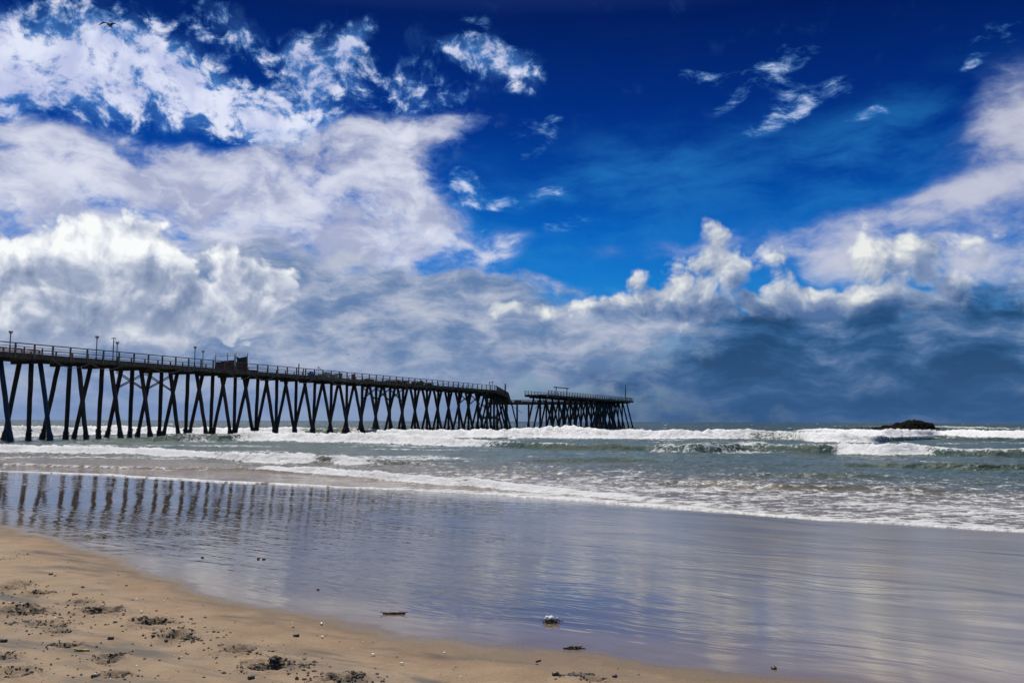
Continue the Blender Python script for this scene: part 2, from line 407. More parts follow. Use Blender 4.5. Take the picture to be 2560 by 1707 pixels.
# ------------------------------------------------------------------ shorelines (world curves)
def curve(pts, z=0.0):
    w = [at_z(x, y, z) for x, y in pts]; w.sort(key=lambda p: p.x)
    return np.array([p.x for p in w]), np.array([p.y for p in w])
SWX, SWY = curve([(0, 1178), (260, 1185.5), (556, 1203), (844, 1216.5), (1066, 1227), (1227, 1236), (1400, 1245), (1646, 1265), (1850, 1281),
                  (2041, 1297), (2300, 1312), (2560, 1328)])
SWX = np.concatenate([[-400, -60], SWX, [13, 60, 400]]); SWY = np.concatenate([[240, 57.5], SWY, [13.9, -16, -225]])
WBX, WBY = curve([(0, 1315), (120, 1345), (200, 1375), (400, 1442), (650, 1530), (850, 1563), (1000, 1592), (1150, 1612), (1280, 1623), (1500, 1650), (1700, 1681),
                  (1900, 1705), (2100, 1726), (2400, 1760)], 0.24)
WBX = np.concatenate([[-400, -40], WBX, [10, 400]]); WBY = np.concatenate([[250, 34], WBY, [0.5, -230]])
def swash(x, y):                         # metres seaward of the swash edge
    wob = 0.35*N1(x*0.35, x*0.0+3.1) + 0.12*N1(x*1.3, y*0+8.2) + 0.04*N2(x*4.0, y*0)
    return (y-np.interp(x, SWX, SWY)+wob)*0.84
def inland(x, y):                        # metres landward of the wet sand's edge
    wob = 0.16*N2(x*0.9, y*0.9) + 0.05*N2(x*3.1, y*3.1)
    return (np.interp(x, WBX, WBY)-y)*0.72+wob

# ------------------------------------------------------------------ sand
def axis(a, b, st, lo, hi, n=26):
    core = np.arange(a, b, st)
    k = np.linspace(0, 1, n)**3
    return np.concatenate([(a-(a-lo)*k[1:])[::-1], core, b+(hi-b)*k])
gx = axis(-9.6, 2.9, 0.017, -4000, 4000); gy = axis(5.1, 15.6, 0.02, -3000, 6000)
GX, GY = np.meshgrid(gx, gy)
IN = inland(GX, GY); SW = swash(GX, GY)
WQ = np.clip(-IN/np.maximum(-IN+np.maximum(-SW, 0), 0.01), 0, 1)
Z = np.where(IN > 0, 0.24+0.03*np.minimum(IN, 60), 0.24*(1-WQ)**1.65)
near = np.exp(-(np.maximum(np.hypot(GX, GY)-30, 0)/10)**2)*(GY > 2)
Z += sstep(-0.2, 1.2, IN)*near*(0.010*N1.fbm(GX*1.3, GY*1.3, 3) + 0.004*N2.fbm(GX*6, GY*6, 3))
Z -= np.clip(SW, 0, 400)*0.022
# footprints and kicked-up sand: photo pixel, half length, half width, heading, strength
PRINTS = [(22, 1530, .34, .18, 5, 1.3), (60, 1540, .30, .16, -8, 1.1), (105, 1565, .34, .15, -14, .8), (40, 1462, .34, .16, -10, .8), (20, 1475, .26, .12, 0, .7),
    (100, 1484, .22, .11, 4, 1.1), (205, 1506, .26, .10, -3, 1.0), (250, 1530, .34, .15, 4, 1.4), (95, 1530, .20, .10, 4, .6), (385, 1555, .30, .12, -2, 1.4), (340, 1547, .18, .08, -10, .7),
    (440, 1590, .30, .13, 5, 1.5), (400, 1578, .18, .12, 0, .5), (170, 1623, .24, .09, -3, 1.0), (590, 1622, .30, .11, 6, 1.3), (680, 1668, .32, .12, 3, 1.6), (650, 1654, .22, .10, 0, .6),
    (275, 1646, .19, .09, -4, .8), (260, 1660, .17, .08, -20, .7), (850, 1697, .28, .12, 3, 1.4), (40, 1696, .28, .14, 3, .9), (285, 1695, .20, .10, 14, 1.0), (10, 1654, .16, .1, 0, .8),
    (870, 1702, .2, .1, 0, 1.0), (1480, 1690, .16, .06, -5, .6), (140, 1570, .2, .1, -12, .8), (20, 1395, .2, .1, 0, .4), (60, 1382, .16, .08, 0, .3), (150, 1585, .2, .07, -5, .6)]
PRINTS = [(x, y, a*.60, b_*.62, h_, k) for (x, y, a, b_, h_, k) in PRINTS]
DIST = np.zeros_like(Z)
for (px, py, a, b, hd, k) in PRINTS:
    c = at_z(px, py, 0.28)
    dx, dy = GX-c.x, GY-c.y; ch, sh = math.cos(R(hd)), math.sin(R(hd))
    u, v = (dx*ch+dy*sh)/a, (-dx*sh+dy*ch)/(b*2.2)
    u = u + 0.25*N3(GX*3, GY*3); v = v + 0.25*N3(GX*3+5, GY*3)
    r2 = u*u+v*v
    DIST += k*np.exp(-r2*1.3)
    Z += k*(0.020*np.exp(-((np.sqrt(r2)-0.85)/0.30)**2) - 0.040*np.exp(-r2*2.2))
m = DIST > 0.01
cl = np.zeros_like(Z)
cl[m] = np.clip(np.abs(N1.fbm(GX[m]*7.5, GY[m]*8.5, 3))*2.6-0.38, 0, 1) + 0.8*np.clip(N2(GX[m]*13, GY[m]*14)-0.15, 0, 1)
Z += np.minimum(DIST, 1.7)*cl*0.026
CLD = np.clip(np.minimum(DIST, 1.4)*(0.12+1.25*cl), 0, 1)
# loose crumbs between the prints
spread = np.clip(N2.fbm(GX*0.7+3, GY*0.7, 2)+0.12, 0, 1)*(IN > 0.5)*near*sstep(-0.4, -2.6, GX*0.8+GY*0.0-0.0)
cr = np.clip(N3(GX*11, GY*11)-0.52, 0, 1)
Z += spread*cr*0.09
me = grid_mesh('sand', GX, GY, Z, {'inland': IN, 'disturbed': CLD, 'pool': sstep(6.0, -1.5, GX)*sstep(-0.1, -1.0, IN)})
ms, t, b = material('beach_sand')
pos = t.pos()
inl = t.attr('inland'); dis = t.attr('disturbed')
al = R(-31)                              # along the shore
along = t.map(pos, rot=(0, 0, -al))
n1 = t.noise(t.map(along, sc=(0.35, 1.5, 1)), 1.1, 5, 0.55, 0.4)
n2 = t.noise(t.map(t.map(pos, rot=(0, 0, R(24))), sc=(0.45, 2.0, 1)), 1.3, 5, 0.6, 0.6)
n3 = t.noise(pos, 60, 3, 0.6)
n4 = t.noise(pos, 3.0, 5, 0.6)
edge = t.add(inl, t.mul(t.sub(n4, 0.5), 0.5))
dry = t.ss(edge, -0.02, 0.34)
film = t.ss(edge, 0.14, -0.22)
# dry: warm tan with streaks of dark mineral sand
black = t.mul(t.ss(n2, 0.49, 0.66), t.ss(n1, 0.34, 0.56))
tan = t.mix(t.ss(n4, 0.3, 0.7), (0.232, 0.165, 0.103), (0.285, 0.208, 0.134))
tan = t.mix(t.mul(t.ss(n3, 0.45, 0.75), 0.35), tan, (0.16, 0.12, 0.085))
grey = (0.085, 0.080, 0.074)
dryc = t.mix(t.mul(black, 0.9), tan, grey)
dryc = t.mix(t.mul(t.ss(n1, 0.50, 0.66), 0.55), dryc, (0.165, 0.140, 0.112))
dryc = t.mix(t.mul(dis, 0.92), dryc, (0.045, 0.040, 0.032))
# wet
wv = t.vm('ADD', along, t.vm('SCALE', t.noise(pos, 0.35, 3, 0.5, color=True), scale=1.6))
w1 = t.noise(t.map(wv, sc=(0.22, 1.3, 1)), 0.9, 6, 0.6, 1.0)
w2 = t.noise(t.map(wv, loc=(5, 3, 0), sc=(0.14, 0.8, 1)), 0.8, 4, 0.55, 0.8)
wet = t.mix(t.ss(w1, 0.40, 0.62), (0.36, 0.315, 0.232), (0.235, 0.210, 0.165))
w3 = t.noise(t.map(wv, rot=(0, 0, R(40)), sc=(0.16, 1.5, 1)), 1.0, 5, 0.55, 0.7)
wet = t.mix(t.mul(t.ss(w3, 0.53, 0.66), 0.5), wet, (0.070, 0.064, 0.058))
wet = t.mix(t.mul(t.ss(w2, 0.5, 0.68), 0.42), wet, (0.110, 0.102, 0.092))
pool = t.attr('pool')
wet = t.mix(t.mul(pool, 0.85), wet, (0.060, 0.044, 0.033))
wet = t.mix(t.mul(t.ss(edge, -1.3, -0.1), 0.85), wet, (0.150, 0.115, 0.082))
basec = t.mix(dry, wet, dryc)
damp = t.ss(edge, 1.1, 0.1)
basec = t.mix(t.mul(damp, 0.55), basec, t.mix(1.0, basec, (0.75, 0.66, 0.60), 'MULTIPLY'))
t.put(b.inputs['Base Color'], basec)
ro = t.mix(film, (0.78, 0.78, 0.78), t.mix(pool, t.mix(t.ss(w1, 0.35, 0.65), (0.05,)*3, (0.16,)*3), (0.018,)*3))
t.put(b.inputs['Roughness'], ro)
t.put(b.inputs['IOR'], t.mad(pool, 0.14, 1.30))
t.put(b.inputs['Specular IOR Level'], t.mad(film, 0.38, 0.22))
# film ripples: finest seaward, long crests parallel to the shore
r1 = t.noise(t.map(wv, sc=(0.34, 2.4, 1)), 2.0, 1, 0.4, 0.6)
r2 = t.noise(t.map(along, sc=(0.5, 3.0, 1)), 6.0, 1, 0.4, 0.4)
rm = t.noise(t.map(along, loc=(2, 7, 0), sc=(0.12, 0.4, 1)), 0.7, 2, 0.5)
rip = t.mul(t.add(r1, t.mul(r2, 0.25)), t.ss(rm, 0.33, 0.66, 0.35, 1.1))
nb = t.bump(t.mul(rip, t.mad(pool, 0.6, 0.4)), 1.0, 0.0085)
nd = t.bump(t.add(n3, t.mul(t.noise(pos, 22, 4, 0.6), 2.0)), 0.8, 0.008)
mixn = t.new('ShaderNodeMix', data_type='VECTOR')
t.put(mixn.inputs['Factor'], film); t.put(mixn.inputs[4], nd); t.put(mixn.inputs[5], nb)
t.put(b.inputs['Normal'], mixn.outputs[1])
Z = np.asarray(Z); sand = link('sand', me, ms); tag(sand, kind='structure')
def sand_z(x, y):
    i = int(np.clip(np.searchsorted(gx, x), 1, len(gx)-1)); j = int(np.clip(np.searchsorted(gy, y), 1, len(gy)-1))
    return float(Z[j, i])

# ------------------------------------------------------------------ sea
dd = np.concatenate([np.arange(9, 16, 0.12), np.arange(16, 42, 0.055), np.arange(42, 130, 0.15), np.arange(130, 330, 0.55),
                     330*np.power(1.075, np.arange(0, 60))])
uu = np.concatenate([-0.66-np.linspace(0, 1, 24)[1:][::-1]**2*2.6, np.arange(-0.66, 0.66, 0.00165), 0.66+np.linspace(0, 1, 24)**2*2.6])
UU, DD = np.meshgrid(uu, dd)
X, Y = UU*DD, DD
S = swash(X, Y)
ramp = sstep(0, 9, S)
far = sstep(60, 140, DD); vfar = sstep(300, 900, DD)
# wind chop and low swell
fade = np.exp(-DD/420.0)
Zs = (0.11*N1.fbm(X*0.16, Y*0.34, 3) + 0.055*N2.fbm(X*0.55, Y*1.15, 3) + 0.026*N3.fbm(X*1.7, Y*3.2, 3)) * (0.25+0.75*ramp)
Zs = Zs*np.where(DD > 330, 0, 1) + far*(1-vfar)*0.20*N2.fbm(X*0.07+9, Y*0.13, 3)
peaky = np.abs(N3.fbm(X*0.9, Y*1.9, 3)); Zs += (1-vfar)*ramp*0.05*(0.5-peaky*2)
FO = np.zeros_like(Zs); CR_ = np.zeros_like(Zs)
# breakers: (photo x, y of the foot of its front, height, foam on the front, foam on the crest), trail of foam behind
WAVES = [
 ([(-260, 1097, 1.2, 1, 1), (0, 1096, 1.3, 1, 1), (120, 1091, 1.35, 1, 1), (230, 1086, 1.25, 1, 1), (420, 1085.5, 1.05, 1, 1), (560, 1085, 1.0, 1, 1), (700, 1084, 1.05, 1, 1), (752, 1083, 1.0, .9, 1), (775, 1083, .95, .05, .7), (880, 1083.5, .9, 0, .3), (960, 1084, .4, 0, .2), (1060, 1084, 0, 0, 0)], 9, 14),
 ([(850, 1083, 0, 0, 0), (885, 1084, .6, .7, .8), (960, 1089, .85, 1, 1), (1100, 1094, 1.0, 1, 1), (1250, 1096, 1.15, 1, 1), (1340, 1096, 1.35, 1, 1), (1405, 1096.5, 1.75, 1, 1), (1470, 1097, 1.4, 1, 1), (1530, 1097.5, 1.15, 1, 1), (1650, 1098, 1.1, 1, 1), (1790, 1098, 1.3, .85, 1), (1900, 1098.5, 1.15, .62, .85), (1990, 1099.5, 1.0, .60, .8), (2015, 1105, 1.05, 1, 1), (2100, 1107.5, 1.0, 1, 1), (2180, 1107.5, .85, .8, .9), (2230, 1104, .55, .3, .6), (2330, 1101, .35, 0, .4), (2440, 1103, .5, .2, .7), (2600, 1105, .4, .1, .5)], 7, 16),
 ([(1940, 1085, 0, 0, 0), (2010, 1086, .9, .6, 1), (2100, 1088.5, 1.3, .9, 1), (2200, 1093, 1.2, 1, 1), (2300, 1092, 1.0, 1, 1), (2345, 1090, .9, .9, 1), (2420, 1093, 1.15, 1, 1), (2500, 1096, 1.1, 1, 1), (2620, 1098, 1.0, 1, 1), (2800, 1100, 1.0, 1, 1)], 6, 10),
 ([(2060, 1071, 0, 0, 0), (2150, 1071, .8, .05, .5), (2230, 1070, .9, .1, .7), (2330, 1070.5, 1.0, .3, .8), (2420, 1073, .9, .5, .9), (2530, 1076, .7, .3, .7), (2640, 1077, .4, 0, .3)], 8, 12),
 ([(60, 1108, 0, 0, 0), (250, 1107, .25, 0, .15), (470, 1106, .65, 0, .1), (570, 1104.5, .72, .05, .5), (600, 1103, .75, .8, 1), (700, 1104, .72, 1, 1), (850, 1106.5, .75, 1, 1), (950, 1110, .78, 1, 1), (1060, 1114, .66, 1, 1), (1180, 1116.5, .5, .9, 1), (1245, 1120, .45, .35, .8), (1300, 1123, .48, 0, .45), (1400, 1126, .42, 0, .6), (1480, 1128, .4, 0, .3), (1600, 1131, .45, 0, .12), (1740, 1135, .56, 0, .08), (1822, 1134, .6, .1, .3), (1850, 1132, .58, .2, 1), (1950, 1133, .5, .05, .7), (2040, 1139, .5, .0, .3), (2080, 1138, .55, .4, .9), (2110, 1138, .6, 1, 1), (2210, 1141, .56, 1, 1), (2300, 1139, .5, .85, 1), (2350, 1141, .48, .15, .85), (2460, 1143, .45, .05, .8), (2620, 1146, .45, .1, .7)], 5.5, 13),
 ([(-260, 1130, .35, 1, 1), (0, 1132, .38, 1, 1), (200, 1136, .36, 1, 1), (400, 1141, .34, 1, 1), (520, 1145, .3, .95, 1), (570, 1147, .18, .5, .8), (640, 1149, .12, .1, .5), (760, 1150, .1, 0, .3), (900, 1152, 0, 0, 0)], 4, 9),
 ([(540, 1150, .0, .5, .5), (560, 1152, .3, 1, 1), (615, 1159, .36, 1, 1), (700, 1162, .38, 1, 1), (770, 1161, .38, .9, 1), (800, 1161, .34, .3, .6), (822, 1162, .32, .2, .5), (845, 1164, .32, .9, 1), (890, 1166, .28, .9, 1), (950, 1166, .2, .4, .8), (1040, 1167, .14, .05, .3), (1150, 1169, 0, 0, 0)], 2.6, 5),
 ([(640, 1179, 0, .3, .3), (668, 1182, .16, 1, 1), (760, 1187, .2, 1, 1), (825, 1190, .2, 1, 1), (900, 1198, .2, 1, 1), (997, 1207, .2, 1, 1), (1093, 1215, .18, 1, 1), (1180, 1219, .18, 1, 1), (1265, 1228, .17, 1, 1), (1400, 1237, .14, 1, 1), (1520, 1249, .10, .9, 1), (1700, 1263, .06, .7, .8), (1900, 1279, .04, .5, .6), (2200, 1300, .02, .4, .5), (2600, 1325, 0, .3, .3)], 1.8, 3.2),
 ([(2060, 1170, 0, 0, 0), (2280, 1174, .2, 0, .05), (2420, 1178, .27, 0, .06), (2620, 1180, .25, 0, .05), (2800, 1182, .2, 0, .05)], 3.5, 3),
 ([(1250, 1156, 0, 0, 0), (1400, 1157, .14, 0, .1), (1560, 1158, .16, 0, .15), (1680, 1161, .13, 0, .4), (1760, 1162, 0, 0, 0)], 2.2, 2),
 ([(1450, 1222, 0, 0, 0), (1700, 1218, .10, .1, .5), (1850, 1226, .12, .15, .6), (2050, 1231, .1, .1, .5), (2300, 1238, .1, .1, .4), (2480, 1244, 0, 0, 0)], 1.4, 2.5),
 ([(1800, 1195, 0, 0, 0), (2000, 1199, .16, 0, .08), (2150, 1204, .14, 0, .1), (2300, 1206, 0, 0, 0)], 2.0, 2),
 ([(-260, 1163, .05, .5, .8), (0, 1165, .06, .5, .8), (120, 1168, .07, .5, .8), (300, 1173.5, .07, .45, .7), (480, 1178, .08, .2, .6), (655, 1182, .09, .1, .5), (760, 1189, .07, .2, .4), (900, 1200, .04, 0, .3), (1000, 1206, 0, 0, 0)], .7, .6),
]
wobx = N1(X*0.07, X*0+1.7)*1.3 + N2(X*0.33, Y*0+4.4)*0.45 + N3(X*1.1, Y*0.0+2.2)*0.16
for wi, (pts, L, trail) in enumerate(WAVES):
    a = []
    for (px, py, h, f, c) in pts:
        w = at_z(px, py, 0.0); a.append((w.x/w.y, w.y, h, f, c))
    a = np.array(a); a[:, 2] *= 0.80 if wi < 4 else 1.0; o = np.argsort(a[:, 0]); a = a[o]
    dw, hw, fw, cw = (np.interp(uu, a[:, 0], a[:, k]) for k in (1, 2, 3, 4))
    k = np.ones(9)/9
    sm = lambda v: np.convolve(np.pad(v, 4, mode='edge'), k, 'valid')
    dw, hw, fw, cw = sm(dw), sm(hw), sm(fw), sm(cw)
    sc = np.clip(dw/60.0, 0.18, 1.3)
    q = DD-dw[None, :]+(wobx+wi*0)*sc[None, :]
    Hh = hw[None, :]*(1+0.20*fw[None, :]*N1.fbm(X*1.9/np.maximum(sc, .2), Y*0+wi*5, 3, 0.6)+0.22*N2(X*0.5/np.maximum(sc, .2)+wi*7, Y*0+wi)+0.10*N3(X*1.6/np.maximum(sc, .2), Y*0+wi*3))
    wf = np.clip(hw*(1.3+1.5*fw), 0.25, 3.6)[None, :]*(1+0.25*N3(X*0.9/np.maximum(sc, .2), Y*0+wi*2))
    prof = sstep(0, 1, q/wf)*np.exp(-np.maximum(q-wf, 0)/(L*(0.35+0.65*np.clip(hw, 0, 1)))[None, :])
    trough = -0.10*np.exp(-((q+1.2*wf)/(1.5*wf))**2)
    Zs += Hh*(prof+trough)
    behind = np.exp(-np.maximum(q-wf*1.1, 0)/trail)
    fr = sstep(-0.12*wf, 0.10*wf, q)*np.exp(-np.maximum(q-wf*1.1, 0)/(trail*0.55))
    fr = fr*(0.86+0.42*N1.fbm(X*0.33+wi, Y*0.7, 3))
    FO = np.maximum(FO, fw[None, :]*np.maximum(fr, 0.62*sstep(0, wf, q)*behind))
    cre = np.exp(-((q-wf*1.05)/(0.45*wf))**2)
    FO = np.maximum(FO, cw[None, :]*np.maximum(0.85*cre, 0.55*sstep(wf*0.8, wf*1.2, q)*behind*(hw > 0)[None, :]))
    CR_ = np.maximum(CR_, fw[None, :]*fr)
    lump = CR_ if False else fw[None, :]*fr
    amp = np.clip(hw*0.24, 0.012, 0.26)[None, :]
    fq = 1.0/np.clip(hw, 0.16, 1.0)[None, :]
    Zs += lump*amp*(1.1-2.1*np.abs(N1.fbm(X*1.4*fq, Y*1.2*fq+Zs*1.2, 3, 0.5))-0.4) + lump*amp*0.5*N2.fbm(X*3.4*fq, Y*2.6*fq, 2)
# lacy foam of the backwash, whitecaps far out
lace = np.exp(-S/6.5)*sstep(-8.5, 2.0, X)*0.50 + 0.30*sstep(0, 4, S)*np.exp(-np.maximum(S-10, 0)/14)*sstep(-12, 0, X)
FO = np.maximum(FO, lace*(DD < 60)*(0.75+0.5*N2.fbm(X*0.35, Y*0.6, 2)))
FO = np.maximum(FO, 0.42*sstep(0.0, 0.4, N1.fbm(X*0.09+4, Y*0.2, 3))*sstep(30, 45, DD)*(1-sstep(95, 110, DD)))
FO = np.maximum(FO, (DD > 100)*(DD < 1500)*sstep(0.38, 0.62, N3.fbm(X*0.22, Y*0.16, 3))*1.0)
FO = np.maximum(FO, 0.95*np.exp(-((S-0.06)/0.13)**2)*(DD < 80)*sstep(-0.35, 0.3, N3(X*2.2, Y*2.2)+0.5))
FO = np.maximum(FO, 0.86*np.exp(-np.maximum(S, 0)/(1.4+1.1*N2(X*0.30, Y*0+5)))*sstep(-6, -1.0, X)*(DD < 60)*(0.84+0.55*N1.fbm(X*1.1, Y*1.6, 3)))
# thin out to a film at the swash edge
thick = 0.012*sstep(0, 0.10, S) + 0.05*sstep(0.05, 3.0, S)
Zw = np.where(S < 0, -0.05, thick + Zs*sstep(0.0, 2.2, S)*np.where(DD < 60, 1, 1)) - sstep(300, 8000, DD)*0.0
Zw = np.where((S >= 0) & (DD < 45), np.maximum(Zw, 0.006-0.022*np.maximum(S, 0)+0.008*sstep(0, .1, S)), Zw)
SH = np.exp(-np.maximum(S, 0)/11.0)
me = grid_mesh('sea', X, Y, Zw, {'foam': FO, 'shallow': SH, 'breaker': CR_, 'crest': Zs}, keep=(S > -0.12))
mw, t, b = material('sea_water')
pos = t.pos(); fo = t.attr('foam'); sh = t.attr('shallow'); br = t.attr('breaker'); cz = t.attr('crest')
sepn = t.new('ShaderNodeSeparateXYZ'); t.l.new(pos, sepn.inputs[0])
dep = sepn.outputs[1]
nfar = t.noise(t.map(pos, sc=(0.5, 1, 1)), 0.22, 4, 0.55)
deep = t.mix(t.ss(dep, 60, 170), (0.045, 0.090, 0.082), (0.006, 0.030, 0.034))
deep = t.mix(t.ss(nfar, 0.4, 0.7), deep, (0.055, 0.080, 0.050))
deep = t.mix(t.ss(cz, 0.18, 0.75), deep, (0.120, 0.150, 0.080))  # light shining through the crests, painted in as a paler green
wc = t.mix(t.ss(sh, 0.05, 0.75), deep, (0.150, 0.118, 0.082))
# foam break-up: large patches, then lace, then fine bubbles
sc3 = t.map(pos, sc=(1.0, 1.6, 1.6))
lac = t.voro(t.vm('ADD', sc3, t.vm('SCALE', t.noise(pos, 1.4, 3, 0.6, color=True), scale=0.9)), 2.0, 2.0, 0.6, 'DISTANCE_TO_EDGE')
fn = t.noise(sc3, 1.9, 8, 0.72)
fb = t.noise(sc3, 7.0, 4, 0.6)
lace_ = t.ss(lac, 0.16, 0.0)
fv = t.add(fo, t.mul(t.sub(fn, 0.5), 1.35))
fv = t.add(fv, t.mul(t.sub(lace_, 0.35), t.mul(0.35, t.ss(fo, 0.85, 0.3))))
fv = t.add(fv, t.mul(t.sub(fb, 0.5), 0.28))
fm = t.mul(t.ss(fv, 0.44, 0.66), t.ss(fo, 0.02, 0.16))
t.put(b.inputs['Base Color'], wc); b.inputs['IOR'].default_value = 1.333
t.put(b.inputs['Roughness'], t.ss(dep, 20, 160, 0.09, 0.25)); t.put(b.inputs['Specular IOR Level'], t.ss(dep, 40, 220, 0.5, 0.16))
c1 = t.noise(t.map(pos, sc=(0.8, 1.7, 1)), 2.2, 4, 0.6)
c2 = t.noise(t.map(pos, sc=(0.9, 1.6, 1)), 7.0, 3, 0.55)
c0 = t.noise(t.map(pos, sc=(0.45, 1.0, 1)), 0.55, 3, 0.6)
hgt = t.add(t.mul(c0, t.ss(dep, 60, 160, 0.0, 1.1)), t.add(t.mul(c1, t.ss(dep, 14, 50, 0.05, 0.30)), t.mul(c2, t.ss(dep, 14, 50, 0.03, 0.085))))
t.put(b.inputs['Normal'], t.bump(hgt, 1.0, 1.0))
# foam shader
foam = t.new('ShaderNodeBsdfPrincipled')
t.put(foam.inputs['Base Color'], t.mix(t.ss(fv, 0.5, 0.95), (0.74, 0.74, 0.71), (0.94, 0.94, 0.93)))
foam.inputs['Roughness'].default_value = 0.8; foam.inputs['Specular IOR Level'].default_value = 0.25
t.put(foam.inputs['Normal'], t.bump(t.add(t.mul(fb, 0.7), fn), 1.0, 0.20))
tl = t.new('ShaderNodeBsdfTranslucent'); t.put(tl.inputs[0], (0.92, 0.94, 0.93))
fms = t.new('ShaderNodeMixShader'); fms.inputs[0].default_value = 0.10; t.l.new(foam.outputs[0], fms.inputs[1]); t.l.new(tl.outputs[0], fms.inputs[2])
ms_ = t.new('ShaderNodeMixShader'); t.put(ms_.inputs[0], fm); t.l.new(b.outputs[0], ms_.inputs[1]); t.l.new(fms.outputs[0], ms_.inputs[2])
t.l.new(ms_.outputs[0], t.n['Material Output'].inputs['Surface'])
sea = link('sea', me, mw); tag(sea, kind='structure')

# ------------------------------------------------------------------ pier
def wood(name, col, rough=0.85, var=0.45, sc=(1, 1, 6), rust=None):
    m, t, b = material(name)
    p = t.pos()
    n = t.noise(t.map(p, sc=sc), 1.6, 6, 0.62); n2 = t.noise(p, 9, 4, 0.6)
    lo = tuple(c*(1-var) for c in col); hi = tuple(c*(1+var) for c in col)
    c = t.mix(t.ss(n, 0.32, 0.68), lo, hi)
    if rust: c = t.mix(t.mul(t.ss(t.noise(p, 0.9, 4, 0.6), 0.50, 0.62), 0.8), c, rust)
    t.put(b.inputs['Base Color'], c); b.inputs['Roughness'].default_value = rough
    t.put(b.inputs['Normal'], t.bump(n2, 0.5, 0.03))
    return m
M_PILE = wood('tarred_timber', (0.052, 0.039, 0.030), 0.8, 0.6, (1, 1, 0.25), (0.075, 0.036, 0.024))
M_BLUE = wood('blue_pile', (0.014, 0.034, 0.062), 0.5, 0.4, (1, 1, 0.3))  # bluer colour for a few near piles
M_TEAL = wood('teal_pile', (0.022, 0.027, 0.029), 0.6, 0.4, (1, 1, 0.3))  # faintly teal colour for the farther piles
M_CAP = wood('cap_timber', (0.030, 0.024, 0.020), 0.9)
M_DECK = wood('deck_timber', (0.12, 0.100, 0.078), 0.9, 0.5, (3, 3, 3))
M_RAIL = wood('weathered_rail', (0.19, 0.150, 0.115), 0.8, 0.4, (2, 2, 2))
M_RUST = wood('rusty_rail', (0.20, 0.105, 0.055), 0.8, 0.4, (2, 2, 2))
M_ROPE = simple('old_rope', (0.30, 0.27, 0.22), 0.9)
M_MUSS = wood('mussel_crust', (0.040, 0.037, 0.032), 0.6, 0.6, (6, 6, 6))
M_STEEL = simple('galvanised_steel', (0.30, 0.31, 0.31), 0.45, 0.2, metal=0.6)
M_DARK = simple('dark_iron', (0.030, 0.027, 0.025), 0.6)

RT, DK = 8.80, 7.90                      # rail top, deck top
P0, P1 = at_z(0, 852, RT), at_z(1180, 958, RT)
U = Vector((P1.x-P0.x, P1.y-P0.y, 0)).normalized(); V = Vector((U.y, -U.x, 0))
HALF = 2.8
C0 = Vector((P0.x, P0.y, 0))-V*HALF      # centre line origin
def on(t, lat=0.0, z=0.0): return C0+U*t+V*lat+Vector((0, 0, z))
def t_of(px, lat=0.0, z=4.0, py=None):   # parameter of the pier point seen in column px
    d = ray(px, 1050); r = d.x/d.y; c = C0+V*lat
    return (r*c.y-c.x)/(U.x-r*U.y)
pier = tag(empty('pier', on(40, 0, 0)), 'long weathered timber pier on crossed dark piles running out over the surf', 'pier')
def add_part(o):                         # child of the pier, keeps world position
    o.parent = pier; o.location = o.location-pier.location
    return o

def pile_mesh(seed, top, bot, r=0.215, crust=True):
    rr = random.Random(seed); mb = MB()
    top, bot = Vector(top), Vector(bot); n = 9; pts = []; rad = []
    for i in range(n):
        k = i/(n-1); p = top.lerp(bot, k)
        pts.append(p+Vector((rr.uniform(-.022, .022), rr.uniform(-.022, .022), 0))); rad.append(r*(1-0.10*k)*rr.uniform(.97, 1.04))
    mb.tube(pts, rad, 10)
    if crust:                            # mussels and weed round the tide line
        a = top.lerp(bot, (top.z-1.05)/(top.z-bot.z)); b_ = top.lerp(bot, (top.z+0.6)/(top.z-bot.z))
        q = [a.lerp(b_, i/5) for i in range(6)]
        mb.tube(q, [r*.9, r*rr.uniform(1.1, 1.3), r*rr.uniform(1.15, 1.4), r*rr.uniform(1.2, 1.45), r*1.3, r*1.25], 9, 1)
        for i in range(14):
            k = rr.random(); p = a.lerp(b_, k); an = rr.random()*6.28
            mb.blob(p+Vector((math.cos(an)*r*1.1, math.sin(an)*r*1.1, 0)), (.09, .09, .11), rr.random()*99, .4, 1, 1)
    return mb.mesh('pile')
ZC = 7.18                                # underside of the caps
PM = {}
for s in range(3):
    PM[s] = [pile_mesh(10+s, (-1.45, 0, ZC), (-3.62+0.1*s, 0, -1.6)), pile_mesh(20+s, (0, 0.16, ZC), (0.02*s, 0.16, -1.6)), pile_mesh(30+s, (1.45, 0, ZC), (3.62-0.08*s, 0, -1.6))]
cap_mb = MB(); cap_mb.bar((-2.42, 0, ZC+.13), (2.42, 0, ZC+.13), .38, .26)
for x in (-1.45, 1.45): cap_mb.tube([(x, -.24, ZC+.12), (x, .24, ZC+.12)], .03, 6)
CAPM = cap_mb.mesh('cap_beam')
n_named = 0
loose_piles = MB()
def mats_for(kind): return {'tar': (M_PILE, M_MUSS), 'blue': (M_BLUE, M_MUSS), 'teal': (M_TEAL, M_MUSS)}[kind]
MESHCOPY = {}
def colored(me, kind):
    key = (me.name, kind)
    if key not in MESHCOPY:
        c = me.copy(); c.materials.clear()
        for m in mats_for(kind): c.materials.append(m)
        MESHCOPY[key] = c
    return MESHCOPY[key]
